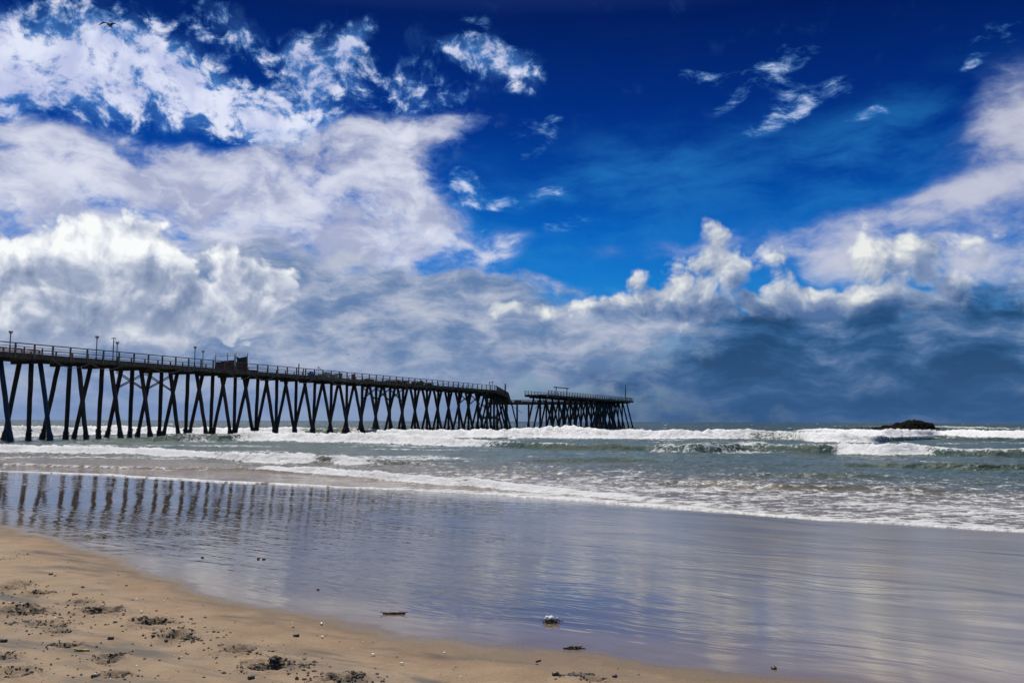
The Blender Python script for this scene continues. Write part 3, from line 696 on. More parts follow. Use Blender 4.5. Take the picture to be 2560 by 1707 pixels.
def bent(pos, ang, k, kinds=('tar', 'tar', 'tar'), named=True, drop=0.0, which=(0, 1, 2)):
    """one cross frame: a cap beam on a leaning, an upright and a leaning pile"""
    global n_named
    c = link('cap_beam', CAPM, M_CAP); c.location = Vector(pos)+Vector((0, 0, -drop)); c.rotation_euler = (random.uniform(-.014, .014), random.uniform(-.007, .007), ang+random.uniform(-.03, .03))
    add_part(c)
    for j in which:
        me = PM[k % 3][j]
        if named and n_named < 100:
            p = link('pile', colored(me, kinds[j]), None, c); n_named += 1
            if kinds[j] == 'blue': p['label'] = 'pile with a blue tint'
        else:
            mt = Matrix.Translation(Vector(pos)+Vector((0, 0, -drop))-pier.location) @ Matrix.Rotation(ang, 4, 'Z')
            mi = {'tar': 0, 'blue': 1, 'teal': 2}[kinds[j]]
            vs = [mt @ v.co for v in me.vertices]
            loose_piles.add(vs, [tuple(f.vertices) for f in me.polygons], mi, True)
    return c

named_posts = 0
loose_posts = MB()
POSTM = MB(); POSTM.bar((0, 0, -1.36), (0, 0, -0.04), .13, .12); POSTM = POSTM.mesh('rail_post')
POSTR = POSTM.copy()
def railing(a, b, sp=1.88, inner=None, named=False, mat=None, phase=0.0, rails=(0.0, .28, .50, .73), skip_to=None):
    """a, b: ends of the top rail; posts every sp metres"""
    global named_posts
    a, b = Vector(a), Vector(b); L = (b-a).length; d = (b-a).normalized(); s = d.cross(Vector((0, 0, 1))).normalized()
    mb = MB(); o = pier.location
    for k, dz in enumerate(rails):
        z = Vector((0, 0, -dz-0.045))
        mb.bar(a+z-o, b+z-o, .15 if k == 0 else .045, .080 if k == 0 else (.045 if k == 1 else .062))
    r = mb.obj('railing', mat or M_RAIL, pier)
    x = phase
    while x <= L+0.01:
        p = a+d*x
        if named and named_posts < 100:
            c = link('rail_post', POSTM if mat is None else POSTR, mat or M_RAIL, r); c.location = p+s*0.085-o
            c.rotation_euler = (0, 0, math.atan2(d.y, d.x)); named_posts += 1
        else:
            loose_posts.bar(p+s*.085-o+Vector((0, 0, -1.36)), p+s*.085-o+Vector((0, 0, -.04)), .13, .12)
        x += sp
    return r
def deck(a, b, half=HALF, z=DK, name='deck', boards=True):
    """planked deck with fascia stringers from a to b (centre line points)"""
    a, b = Vector(a), Vector(b); a.z = b.z = 0; d = (b-a).normalized(); s = d.cross(Vector((0, 0, 1)))
    mb = MB(); o = pier.location; L = (b-a).length; x = 0.0
    up = lambda q, zz: q+Vector((0, 0, zz))-o
    w = .30
    while x < L-0.02:
        e = min(x+w, L); m_ = a+d*((x+e)/2); ov = random.uniform(0.03, .10)
        mb.bar(up(m_-s*(half+ov), z-.03), up(m_+s*(half+ov), z-.03), e-x-.012, .06+random.uniform(-.004, .004)); x += w
    for k in (-1, -.5, 0, .5, 1):
        l = a+s*(half-.06)*k; r_ = b+s*(half-.06)*k
        mb.bar(up(l, z-.255), up(r_, z-.255), .14 if abs(k) == 1 else .2, .38)
    if boards:                           # blocking ends and bolts on the fascia
        x = .6
        while x < L:
            q = a+d*x+s*(half+.03)
            mb.bar(up(q, z-.36), up(q, z-.20), .10, .06); x += 1.25
    return mb.obj(name, M_DECK, pier)
def brace(a, b, w=.09):
    mb = MB(); mb.bar(Vector(a)-pier.location, Vector(b)-pier.location, .05, w)
    return mb.obj('cross_brace', M_CAP, pier)

# ---- main stretch
T_END = t_of(1241, HALF)
t1, t2 = t_of(69), t_of(1146); SPC = (t2-t1)/22
ANG = math.atan2(V.y, V.x)
ts = [t1+SPC*i for i in range(-4, 40) if t1+SPC*i < T_END+0.5]
for i, tt in enumerate(ts):
    idx = i-4
    kinds = ['tar', 'tar', 'tar']
    if idx == -1: kinds = ['tar', 'tar', 'blue']
    if idx == 0: kinds = ['tar', 'blue' if False else 'tar', 'blue']
    jit = random.uniform(-.05, .05)
    bent(on(tt+jit, 0, 0), ANG, i*7, kinds, named=(idx >= -3))
TA = ts[0]-1.0
deck(on(TA), on(T_END+.4))
fr0, fr1 = t_of(533, HALF), t_of(616, HALF)
railing(on(TA, HALF, RT), on(fr0, HALF, RT), named=False if False else True, phase=(t1-TA) % 1.88)
k_ = (t1-fr0) % 1.88
railing(on(fr0+.01, HALF, RT), on(fr1, HALF, RT), mat=M_RUST, named=True, phase=k_)
railing(on(fr1+.01, HALF, RT), on(T_END, HALF, RT), named=True, phase=(t1-fr1) % 1.88)
railing(on(TA, -HALF, RT), on(T_END+1.0, -HALF, RT), phase=0.9, rails=(0.0, .28, .53))
def brace_set(pa, pb):                   # bracing between piles seen between two picture columns
    for lat in (-1.5, 1.5):
        a, b_ = t_of(pa, lat), t_of(pb, lat); n = max(1, round((b_-a)/SPC))
        for k in range(n):
            x0, x1 = a+(b_-a)*k/n, a+(b_-a)*(k+1)/n
            brace(on(x0, lat, 7.0), on(x1, lat, 5.2)); brace(on(x0, lat, 5.2), on(x1, lat, 7.0))
brace_set(285, 428); brace_set(905, 1004); brace_set(1148, 1200)

# ---- branch that turns seaward
B0 = at_z(1241, 964.4, RT); B1 = at_z(1270, 980.3, RT); B2 = at_z(1275.9, 998.9, RT)
def leg(a, b, n, half=2.2, drop=0.0, kind=('teal',)*3, skip_first=False, right=True, left=True, named=False, ph=0.0, which=(0, 1, 2), boards=False):
    """deck between two rail points: a,b lie on its right-hand rail"""
    a, b = Vector((a.x, a.y, 0)), Vector((b.x, b.y, 0)); d = (b-a).normalized(); s = d.cross(Vector((0, 0, 1)))
    ca, cb = a-s*half, b-s*half
    deck(ca, cb, half, DK-drop, boards=boards)
    up = Vector((0, 0, RT-drop))
    if right: railing(a+up, b+up, named=named, phase=ph)
    if left: railing(a-s*2*half+up, b-s*2*half+up, phase=ph)
    for i in range(n):
        p = ca.lerp(cb, (i+.5)/n)
        bent(p, math.atan2(s.y, s.x), i*5+1, kind if not callable(kind) else kind(i/n), named=named, drop=drop, which=which)
    return ca, cb, s
leg(B0, B1, 4, kind=('tar',)*3, left=False)
leg(B1, B2, 0, left=False)
for q in (.9, .96): bent(Vector((B2.x-1.0, B1.y+(B2.y-B1.y)*q, 0)), 0, 3, ('teal',)*3, named=False)
# far cross walk, seen through the gap
Yc = B2.y+1.0
xa, xb = ray(1219, 1050), ray(1512, 1050)
Ca = Vector((xa.x/xa.y*Yc, Yc, 0)); Cb = Vector((xb.x/xb.y*Yc, Yc, 0))
leg(Ca, Cb, 10)
mb = MB(); o = pier.location; rq = random.Random(5)
x = Ca.x+.5
while x < Cb.x-1:
    w = rq.uniform(1.0, 3.2); h = rq.uniform(.35, .8); mb.bar(Vector((x, Yc+.45, DK+h/2))-o, Vector((x+w, Yc+.45, DK+h/2))-o, .06, h); x += w+rq.uniform(.05, .5)
mb.obj('side_panel', M_RAIL, pier)
mb = MB(); mb.bar(Vector((Ca.x, Yc+.2, DK-.42))-o, Vector((Cb.x, Yc+.2, DK-.42))-o, .3, .5); mb.obj('girder', M_DECK, pier)
# detached head beyond the gap
D0, D2 = t_of(1370.5, HALF), t_of(1583.8, HALF)
dc = lambda q: ('tar', 'tar', 'tar') if q < .45 else ('teal', 'teal', 'teal')
leg(on(D0, HALF), on(D2, HALF), 17, HALF, .06, dc, named=True)
railing(on(D2-.05, HALF, RT-.06), on(D2-.05, -HALF, RT-.06), phase=.8, sp=1.2)
for a, b_ in ((D0+2, D0+5.8), (D0+5.8, D0+9.5)):
    for lat in (-1.1, 1.1): brace(on(a, lat, 6.5), on(b_, lat, 4.9)); brace(on(a, lat, 4.9), on(b_, lat, 6.5))
# hidden link from the head back to the cross walk
leg(on(D2-4.4, -HALF), Cb+Vector((2.6, 0, 0)), 5, right=True)
# snapped planks hanging at both sides of the gap
rb = random.Random(3); mb = MB()
for (tt, lat, dz, ln, pit) in [(D0-.15, 1.7, 7.1, .9, .9), (D0-.2, .9, 7.0, 1.2, 1.1), (D0-.2, -.4, 7.05, .7, .5), (D0-.1, 1.95, 7.6, .8, .25), (D0-.25, 1.3, 7.5, .7, -.4)]:
    a = on(tt, lat+.85, dz); mb.bar(a-pier.location, a-U*math.cos(pit)*ln+Vector((0, 0, -math.sin(pit)*ln))-pier.location, .14, .06)
mb.obj('broken_plank', M_DECK, pier)
mb = MB(); a = B2
mb.bar(Vector((a.x, a.y-2, 7.3))-pier.location, Vector((a.x+3.6, a.y-2.5, 4.6))-pier.location, .2, .12); mb.obj('hanging_beam', M_DECK, pier)
if loose_piles.v:
    pl = loose_piles.obj('pile', [M_PILE, M_BLUE, M_TEAL], pier); pl['kind'] = 'stuff'
if loose_posts.v:
    pl = loose_posts.obj('rail_post', M_RAIL, pier); pl['kind'] = 'stuff'
# white patch on one pile
# lower landings between the far piles
def landing(px0, px1, y, z):
    a, b_ = at_y(px0, 1050, y), at_y(px1, 1050, y); mb = MB(); o = pier.location
    a.z = b_.z = z
    mb.bar(a-o, b_-o, 2.2, .7); mb.bar(a+Vector((0, 0, .55))-o, b_+Vector((0, 0, .55))-o, 1.9, .10)
    for k in (.08, .36, .64, .92):
        q = a.lerp(b_, k); mb.bar(q+Vector((0, -.6, -1.2))-o, q+Vector((0, -.6, 0.9))-o, .22, .22)
        mb.bar(q+Vector((0, .6, -2.6))-o, q+Vector((0, .6, 0))-o, .22, .22)
    mb.obj('landing', M_DECK, pier)
landing(1201, 1243, 258, 3.0); landing(1419, 1444, 262, 3.0)
# bracket arm under the branch
a = at_y(1201, 1013, 225); mb = MB(); o = pier.location
for (q0, q1) in (((0, 0, 0), (2.2, 0, 0)), ((.5, 0, 0), (1.9, 0, -1.4)), ((.2, 0, .25), (.2, 0, -.3)), ((1.0, 0, .1), (1.0, 0, -.8)), ((.7, 0, .35), (.7, 0, 0))):
    mb.bar(a+Vector(q0)-o, a+Vector(q1)-o, .14, .14)
mb.obj('bracket_arm', M_DECK, pier)
# sagging ropes slung below the deck edge (photo columns of their ends)
SW = [(128, 218, .55), (221, 298, .5), (379, 447, .42), (455, 478, .1), (573, 624, .6), (631, 681, .5), (735, 778, .55), (826, 860, .5), (887, 905, .2), (1010, 1037, .42), (1041, 1066, .62), (1072, 1093, .42),
      (1100, 1122, .4), (1128, 1148, .5), (1154, 1173, .35), (1180, 1200, .4), (1203, 1220, .6), (1388, 1399, .4), (1418, 1428, .4), (1434, 1446, .4), (1460, 1474, .45), (1478, 1492, .4), (1503, 1514, .4)]
for (xa_, xb_, sag) in SW:
    ta, tb = t_of(xa_, HALF+.16), t_of(xb_, HALF+.16); pts = []
    dz = .06 if xa_ < 1370 else .1
    for k in range(13):
        q = k/12; pts.append(on(ta+(tb-ta)*q, HALF+.16, 7.46-dz-sag*4*q*(1-q))-pier.location)
    mb = MB(); mb.tube(pts, .026, 6); mb.obj('hanging_rope', M_ROPE, pier)
ta, tb = t_of(794, HALF+.2), t_of(896, HALF+.2); mb = MB()
mb.tube([on(ta+(tb-ta)*k/10, HALF+.2, 7.75-.12*k/10-.10*math.sin(k*1.3))-pier.location for k in range(11)], .028, 6); mb.obj('hanging_rope', M_ROPE, pier)

# ------------------------------------------------------------------ things on the pier
M_GLASS = simple('frosted_lamp_glass', (0.50, 0.52, 0.52), 0.35, 0.1)
_on, _tof = on, t_of
def on(t, lat=0.0, z=0.0): return _on(t, lat+.9, z)
def t_of(px, lat=0.0): return _tof(px, lat+.9)
def lamp(px, lat, label, ztop=10.15):
    tt = t_of(px, lat); e = tag(empty('street_lamp', on(tt, lat, DK)), label, 'street lamp', 'lamp posts along the pier')
    h = ztop-DK; mb = MB(); mb.tube([(0, 0, 0), (0, 0, .12)], .10, 8); mb.tube([(0, 0, .1), (0, 0, h-.28)], .045, 8); mb.obj('pole', M_DARK, e)
    mb = MB(); mb.tube([(0, 0, h-.30), (0, 0, h-.26), (0, 0, h-.06)], [.06, .09, .17], 10); mb.obj('lamp_shade', M_GLASS, e)
    mb = MB(); mb.tube([(0, 0, h-.06), (0, 0, h-.03), (0, 0, h)], [.21, .20, .07], 10)
    for k in range(4):
        a = k*PI/2+.4; mb.tube([(math.cos(a)*.065, math.sin(a)*.065, h-.30), (math.cos(a)*.185, math.sin(a)*.185, h-.05)], .012, 5)
    mb.obj('lamp_cap', M_DARK, e)
    return e
lamp(15, -1.7, 'short lamp post at the far left end of the pier, above the orange netting')
lamp(233.5, 1.7, 'lamp post just to the left of the T-headed pole')
lamp(285, -1.7, 'lamp post close to the right of the T-headed pole')
lamp(481.5, 1.7, 'left of the two lamp posts before the barbed wire fence')
lamp(502, -1.7, 'lamp post nearest to the barbed wire fence, its glass glinting')
lamp(1223.6, -1.6, 'left of the twin lamps where the pier turns seaward', 9.72)
lamp(1230.3, 1.7, 'right of the twin lamps where the pier turns seaward', 9.55)
tt = t_of(275.5, .4); e = tag(empty('mast', on(tt, .4, DK)), 'thin T-headed mast with two drooping arms between two lamp posts', 'mast')
mb = MB(); mb.tube([(0, 0, 0), (0, 0, 2.42)], .05, 8); mb.obj('pole', M_DARK, e)
mb = MB()
for s in (-1, 1): mb.tube([(0, 0, 2.33), (s*.10, 0, 2.36), (s*.17, 0, 2.34), (s*.19, 0, 2.24)], [.03, .03, .035, .05], 7)
mb.obj('arm', M_DARK, e)
def pole(px, lat, ztop, r, label, mat=None, zb=DK, name='pole'):
    tt = t_of(px, lat); mb = MB(); h = ztop-zb
    mb.tube([(0, 0, 0), (0, 0, h*.5), (r*.3, 0, h)], [r, r*.95, r*.9], 8); mb.tube([(r*.3, 0, h), (r*.3, 0, h+.03)], r*1.15, 8); mb.tube([(0, 0, 0), (0, 0, .10)], r*1.8, 8)
    o = mb.obj(name, mat or M_DARK, None, on(tt, lat, zb)); return tag(o, label, 'pole')
pole(743.5, -1.6, 9.62, .085, 'tall bare post standing behind the railing left of the blue tarpaulin')
pole(755, -1.6, 8.98, .085, 'short bare stump post right beside a taller bare post on the pier')
pole(1564, 1.6, 12.2, .14, 'tall bare mast near the outer end of the pier head')
bq = at_y(1263, 1000, 196); mb = MB(); mb.tube([(0, 0, 0), (0, 0, 2.3)], .16, 9); mb.tube([(0, 0, 2.3), (0, 0, 2.34)], .19, 9)
tag(mb.obj('pole', M_DARK, None, (bq.x, bq.y, DK)), 'thick bare post at the bend where the pier turns seaward', 'pole')
# gate frame on the pier head
ta, tb = t_of(1390.3, 0), t_of(1417.6, 0); e = tag(empty('gate_frame', on(ta, 0, DK)), 'dark wooden goal-shaped frame standing on the pier head', 'frame')
L = tb-ta; zt = 9.72-DK
for x in (0, L):
    mb = MB(); mb.bar(U*x, U*x+Vector((0, 0, zt)), .17, .17)
    s = 1 if x == 0 else -1; mb.bar(U*x+Vector((0, 0, zt-.35)), U*(x+s*.45)+Vector((0, 0, zt)), .08, .08); mb.obj('post', M_CAP, e)
mb = MB(); mb.bar(U*(-1.2)+Vector((0, 0, zt+.09)), U*(L+1.0)+Vector((0, 0, zt+.09)), .22, .20); mb.obj('beam', M_CAP, e)
# barbed wire security fence with black sheeting
tf = _tof(614, HALF); e = tag(empty('security_fence', _on(tf, 0, DK)), 'barbed wire security fence with black sheeting across the pier', 'fence')
def fx(px, z):                           # lateral position in the fence plane for a photo column
    d = ray(px, 1050); r = d.x/d.y; c = C0+U*tf
    return (r*c.y-c.x)/(V.x-r*V.y)
zt = 10.12-DK
posts = [fx(p, 0) for p in (533.9, 563.9, 581.7, 584.6, 613.9)]
for k, l in enumerate(posts):
    mb = MB(); zb = .02 if abs(l) < HALF else -.5
    mb.tube([V*l+Vector((0, 0, zb)), V*l+Vector((0, 0, zt+(.06 if k == 1 else 0)))], .055, 7); mb.obj('post', M_STEEL, e)
mb = MB(); mb.tube([V*posts[0]+Vector((0, 0, 1.80)), V*posts[-1]+Vector((0, 0, 1.84))], .025, 6); mb.obj('top_rail', M_STEEL, e)
def coil(pts, r, turns, name='barbed_wire'):
    mb = MB(); q = []; n = turns*14; a, b_ = Vector(pts[0]), Vector(pts[1]); d = (b_-a).normalized()
    s = d.cross(Vector((0, 0, 1))) if abs(d.z) < .9 else U; w = s.cross(d)
    for k in range(n+1):
        an = 2*PI*k/14; rr = r*(1+.12*math.sin(k*.37)); q.append(a.lerp(b_, k/n)+d*rr*.75*math.cos(an)+w*rr*math.sin(an)+s*.1*math.sin(an))
    mb.tube(q, .011, 4, cap=False); mb.obj(name, M_STEEL, e)
coil((V*(posts[0]+.1)+Vector((0, 0, 2.0)), V*(posts[2]-.1)+Vector((0, 0, 2.04))), .19, 9)
coil((V*(posts[3]+.1)+Vector((0, 0, 2.04)), V*(posts[4]-.45)+Vector((0, 0, 2.04))), .20, 4)
coil((V*(posts[0]-.02)+Vector((0, 0, .4)), V*(posts[0]-.02)+Vector((0, 0, 1.8))), .20, 4)
coil((V*(posts[4]+.14)+Vector((0, 0, .4)), V*(posts[4]+.14)+Vector((0, 0, 1.75))), .22, 4)
M_SHEET, t, b = material('black_plastic_sheet')
nz = t.noise(t.pos(), 3.5, 5, 0.6); t.put(b.inputs['Base Color'], (0.012, 0.012, 0.013)); b.inputs['Roughness'].default_value = 0.28
t.put(b.inputs['Normal'], t.bump(nz, 1.0, 0.25))
def sheet(l0, l1, topf, name='sheeting', th=.16):
    n, mzn = 22, 12; vs = []; rr = random.Random(int(l0*100))
    from mathutils import noise
    for side in (-1, 1):
        for i in range(n+1):
            for j in range(mzn+1):
                l = l0+(l1-l0)*i/n; z = .0+(topf(i/n))*j/mzn
                bl = .10*noise.noise(Vector((l*2.3, z*1.7, side*3)))
                vs.append(V*l+U*(side*(th*(.3+.7*math.sin(PI*min(1, j/mzn+.2)))+bl*.6))+Vector((0, 0, z)))
    fs = []; m_ = (n+1)*(mzn+1)
    for sd in (0, 1):
        for i in range(n):
            for j in range(mzn):
                a = sd*m_+i*(mzn+1)+j; f = (a, a+mzn+1, a+mzn+2, a+1); fs.append(f if sd == 0 else f[::-1])
    for i in range(n): a = i*(mzn+1)+mzn; fs.append((a, a+mzn+1, a+m_+mzn+1, a+m_))
    for j in range(mzn):
        fs.append((j, j+1, j+1+m_, j+m_)); a = n*(mzn+1)+j; fs.append((a, a+m_, a+m_+1, a+1))
    mb = MB(); mb.add(vs, fs, 0, True); mb.obj(name, M_SHEET, e)
from mathutils import noise as mnoise
sheet(posts[0]+.12, posts[2]-.05, lambda k: 1.12+.16*k+.07*mnoise.noise(Vector((k*7, 0, 0)))+(.05 if k > .3 else 0))
sheet(posts[3]+.22, posts[4]-.06, lambda k: 1.52+.16*k)
mb = MB(); mb.tube([V*(posts[3]+.05)+Vector((0, 0, 1.55)), V*(posts[3]+.22)+Vector((0, 0, 1.60)), V*(posts[3]+.45)+Vector((0, 0, 1.50))], [.05, .11, .06], 8); mb.obj('sheet_knot', M_SHEET, e)
# orange safety netting near the shore end
M_NET, t, b = material('orange_netting'); t.put(b.inputs['Base Color'], (0.50, 0.16, 0.06)); b.inputs['Roughness'].default_value = .6
n0, n1 = t_of(-30, -.4), t_of(97, -.4); e = tag(empty('safety_netting', on(n0, -.4, DK)), 'sagging faded orange safety netting strung between posts on the pier', 'netting')
pp = [n0, t_of(15, -.4), t_of(51.5, -.4), n1]
for x in pp:
    mb = MB(); mb.bar(U*(x-n0), U*(x-n0)+Vector((0, 0, .80)), .10, .10); mb.obj('post', M_RUST, e)
mb = MB()
for k in range(3):
    a, b_ = pp[k]-n0, pp[k+1]-n0
    for z in (.12, .24, .36, .48, .60):
        mb.tube([U*(a+(b_-a)*q/8)+Vector((0, 0, z-.10*math.sin(PI*q/8)*(z/.6))) for q in range(9)], .014 if z < .6 else .045, 4, cap=False)
    for q in range(1, 26):
        l = a+(b_-a)*q/26; sg = math.sin(PI*q/26)*.10
        mb.bar(U*l+Vector((0, 0, .10)), U*(l+.02)+Vector((0, 0, .58-sg)), .014, .014)
mb.obj('net', M_NET, e)
M_RED = simple('red_plastic', (0.42, 0.04, 0.03), .5)
mb = MB(); mb.box((0, 0, .02), (.34, .34, .04)); mb.tube([(0, 0, .03), (0, 0, .42)], [.12, .03], 10); tag(mb.obj('traffic_cone', M_RED, None, on(t_of(69, .6), .6, DK)), 'small red traffic cone beside the orange netting', 'cone')
# clutter on the deck
M_TARP = simple('blue_tarpaulin', (0.03, 0.13, 0.42), .5, .5); M_PALE = simple('pale_cloth', (0.33, 0.42, 0.52), .8, .4)
M_TRAP = simple('dark_netting', (0.035, 0.033, 0.028), .9, .5); M_GREY = simple('grey_plastic', (0.07, 0.075, 0.075), .6)
mb = MB(); mb.blob((0, 0, .26), (.62, .42, .36), 4, .5, 3); mb.blob((.8, .1, .14), (.5, .3, .17), 9, .5, 3); mb.blob((-.2, 0, .52), (.3, .25, .2), 2, .5, 2)
tag(mb.obj('tarpaulin', M_TARP, None, on(t_of(776, 1.2), 1.2, DK), (0, 0, math.atan2(U.y, U.x))), 'crumpled bright blue tarpaulin on the pier deck behind the railing', 'tarpaulin')
mb = MB(); mb.blob((0, 0, .42), (.34, .30, .50), 14, .45, 3); mb.blob((.55, 0, .40), (.40, .28, .36), 19, .5, 3); mb.blob((.3, 0, .12), (.6, .4, .14), 5, .4, 2)
tag(mb.obj('cloth_bundle', M_PALE, None, on(t_of(811, 1.0), 1.0, DK), (0, 0, math.atan2(U.y, U.x))), 'pale blue cloth bundle under the collapsed tent poles', 'bundle')
ta = t_of(781, -.5); tb = t_of(792, -.5); tc = t_of(820, -.5); e = tag(empty('tent_frame', on(tb, -.5, DK)), 'collapsed frame of thin bent tent poles peaking above the railing', 'frame')
pk = Vector((0, 0, 9.42-DK))
for (q, r) in (([U*(ta-tb), pk], .02), ([U*(tc-tb)+Vector((0, 0, .3)), U*(tc-tb)*.5+Vector((0, 0, .92)), pk], .035), ([Vector((0, 0, 0))-V*.6, Vector((.1, 0, .8)), pk], .016), ([U*(tc-tb)*.62+Vector((0, 0, 0)), U*(tc-tb)*.6+Vector((0, 0, .72))], .016), ([pk, U*.35+Vector((0, 0, 1.1)), U*.1+Vector((0, 0, .7))], .012)):
    mb = MB(); mb.tube(q, r, 6); mb.obj('tent_pole', M_DARK, e)
def bin_(px, lat, h, w, label):
    mb = MB(); mb.tube([(0, 0, 0), (0, 0, h*.92)], [w*.85, w], 12, cap=True); mb.tube([(0, 0, h*.92), (0, 0, h)], [w*1.08, w*1.02], 12); mb.tube([(0, 0, h*.45), (0, 0, h*.50)], w*1.02, 12)
    tag(mb.obj('bin', M_GREY, None, on(t_of(px, lat), lat, DK)), label, 'bin', 'bins on the pier deck')
bin_(849, 1.1, .74, .26, 'dark round bin with crates on its left on the pier deck'); bin_(881, .9, .78, .30, 'dark round bin standing alone on the pier deck right of the crates')
def crate(px, lat, w, h, label):
    mb = MB()
    for z in (.04, h*.36, h*.68, h-.04):
        for s in (-1, 1): mb.bar(Vector((-w/2, s*.25, z)), Vector((w/2, s*.25, z)), .03, .07); mb.bar(Vector((s*w/2, -.25, z)), Vector((s*w/2, .25, z)), .03, .07)
    for sx in (-1, 1):
        for sy in (-1, 1): mb.bar(Vector((sx*w/2, sy*.25, 0)), Vector((sx*w/2, sy*.25, h)), .05, .05)
    mb.bar(Vector((-w/2, 0, .05)), Vector((w/2, 0, .05)), .46, .03)
    tag(mb.obj('crate', M_RAIL, None, on(t_of(px, lat), lat, DK), (0, 0, math.atan2(U.y, U.x))), label, 'crate', 'slatted crates on the pier deck')
crate(801, 1.0, .9, .34, 'low slatted crate between the blue tarpaulin and the cloth bundle'); crate(830, 1.0, .9, .40, 'slatted crate just right of the pale cloth bundle'); crate(841, 1.1, .9, .62, 'tall slatted crate touching the left dark bin')
def heap_(px, lat, sx, sz, label, seed):
    mb = MB(); rr = random.Random(seed)
    for k in range(9): mb.blob((rr.uniform(-sx, sx)*.8, rr.uniform(-.4, .4), sz*rr.uniform(.2, .55)), (sx*rr.uniform(.25, .45), .35, sz*rr.uniform(.3, .5)), seed+k, .5, 2)
    for k in range(7):
        x = rr.uniform(-sx, sx); mb.tube([(x, rr.uniform(-.3, .3), .1), (x+rr.uniform(-.5, .5), 0, sz*rr.uniform(.7, 1.25))], .02, 5)
    tag(mb.obj('net_heap', M_TRAP, None, on(t_of(px, lat), lat, DK), (0, 0, math.atan2(U.y, U.x))), label, 'heap', 'heaps of nets and timber on the pier deck')
heap_(923, 1.0, .9, .38, 'small dark heap of netting right of the lone bin', 1); heap_(978, 1.0, 1.5, .40, 'long low dark heap in the middle of the pier', 2); heap_(1000, 1.0, 2.0, .52, 'untidy dark heap with poles sticking out on the pier deck', 3); heap_(1046, 1.1, 2.2, .62, 'biggest dark heap on the pier deck, above a sagging rope', 4); heap_(1067, 1.0, .8, .42, 'small dark heap just beyond the biggest heap', 5); heap_(628, 1.2, .5, .22, 'small dark heap on the deck just right of the barbed wire fence', 6)

# ------------------------------------------------------------------ rock island
def rock():
    a, b_ = at_z(2185, 1067, 0), at_z(2345, 1070, 0)
    cy = 262.0; x0 = at_y(2188, 1067, cy).x; x1 = at_y(2346, 1067, cy).x
    prof = [(0, 0), (.06, .16), (.12, .42), (.2, .50), (.28, .48), (.34, .72), (.42, .78), (.5, .92), (.58, 1.0), (.68, .97), (.76, .90), (.82, .80), (.86, .70), (.885, .74), (.905, .45), (.94, .22), (.97, .10), (1, 0)]
    n, m_ = 120, 26; vs = []
    for i in range(n+1):
        k = i/n; h = np.interp(k, [p[0] for p in prof], [p[1] for p in prof])
        for j in range(m_+1):
            s = j/m_*2-1; w = 4.5*(.35+.65*math.sin(PI*min(max(k, .02), .98))**.6)
            z = 3.15*h*(1-abs(s)**2.6) - .5
            q = Vector((k*9, s*3, z*.6)); nz = mnoise.fractal(q*1.3, .8, 2, 5); rd = abs(mnoise.noise(q*1.7))+.5*abs(mnoise.noise(q*4.1))
            vs.append((x0+(x1-x0)*k+.25*nz, cy+s*w+.4*nz, z+(.40*nz-.55*rd+.15)*min(1, h*2.5)))
    fs = [(i*(m_+1)+j, (i+1)*(m_+1)+j, (i+1)*(m_+1)+j+1, i*(m_+1)+j+1) for i in range(n) for j in range(m_)]
    mb = MB(); mb.add(vs, fs, 0, False)
    for (px, w, h) in ((2326, .5, 1.1), (2331, .45, .8), (2343, .8, .45), (2190, .9, .5)):
        p = at_y(px, 1066, cy-3); mb.blob((p.x, cy-2.5, .15), (w, .8, h), px, .5, 3)
    m, t, b = material('wet_rock'); p = t.pos()
    t.put(b.inputs['Base Color'], t.mix(t.ss(t.noise(p, .9, 6, .65), .35, .65), (0.005, 0.0045, 0.004), (0.020, 0.017, 0.015))); b.inputs['Roughness'].default_value = 1.0; b.inputs['Specular IOR Level'].default_value = 0.05
    t.put(b.inputs['Normal'], t.bump(t.noise(p, 2.5, 6, .65), 1, .5))
    tag(mb.obj('rock', m), 'low dark rocky islet with surf breaking round it near the horizon', 'rock')
rock()

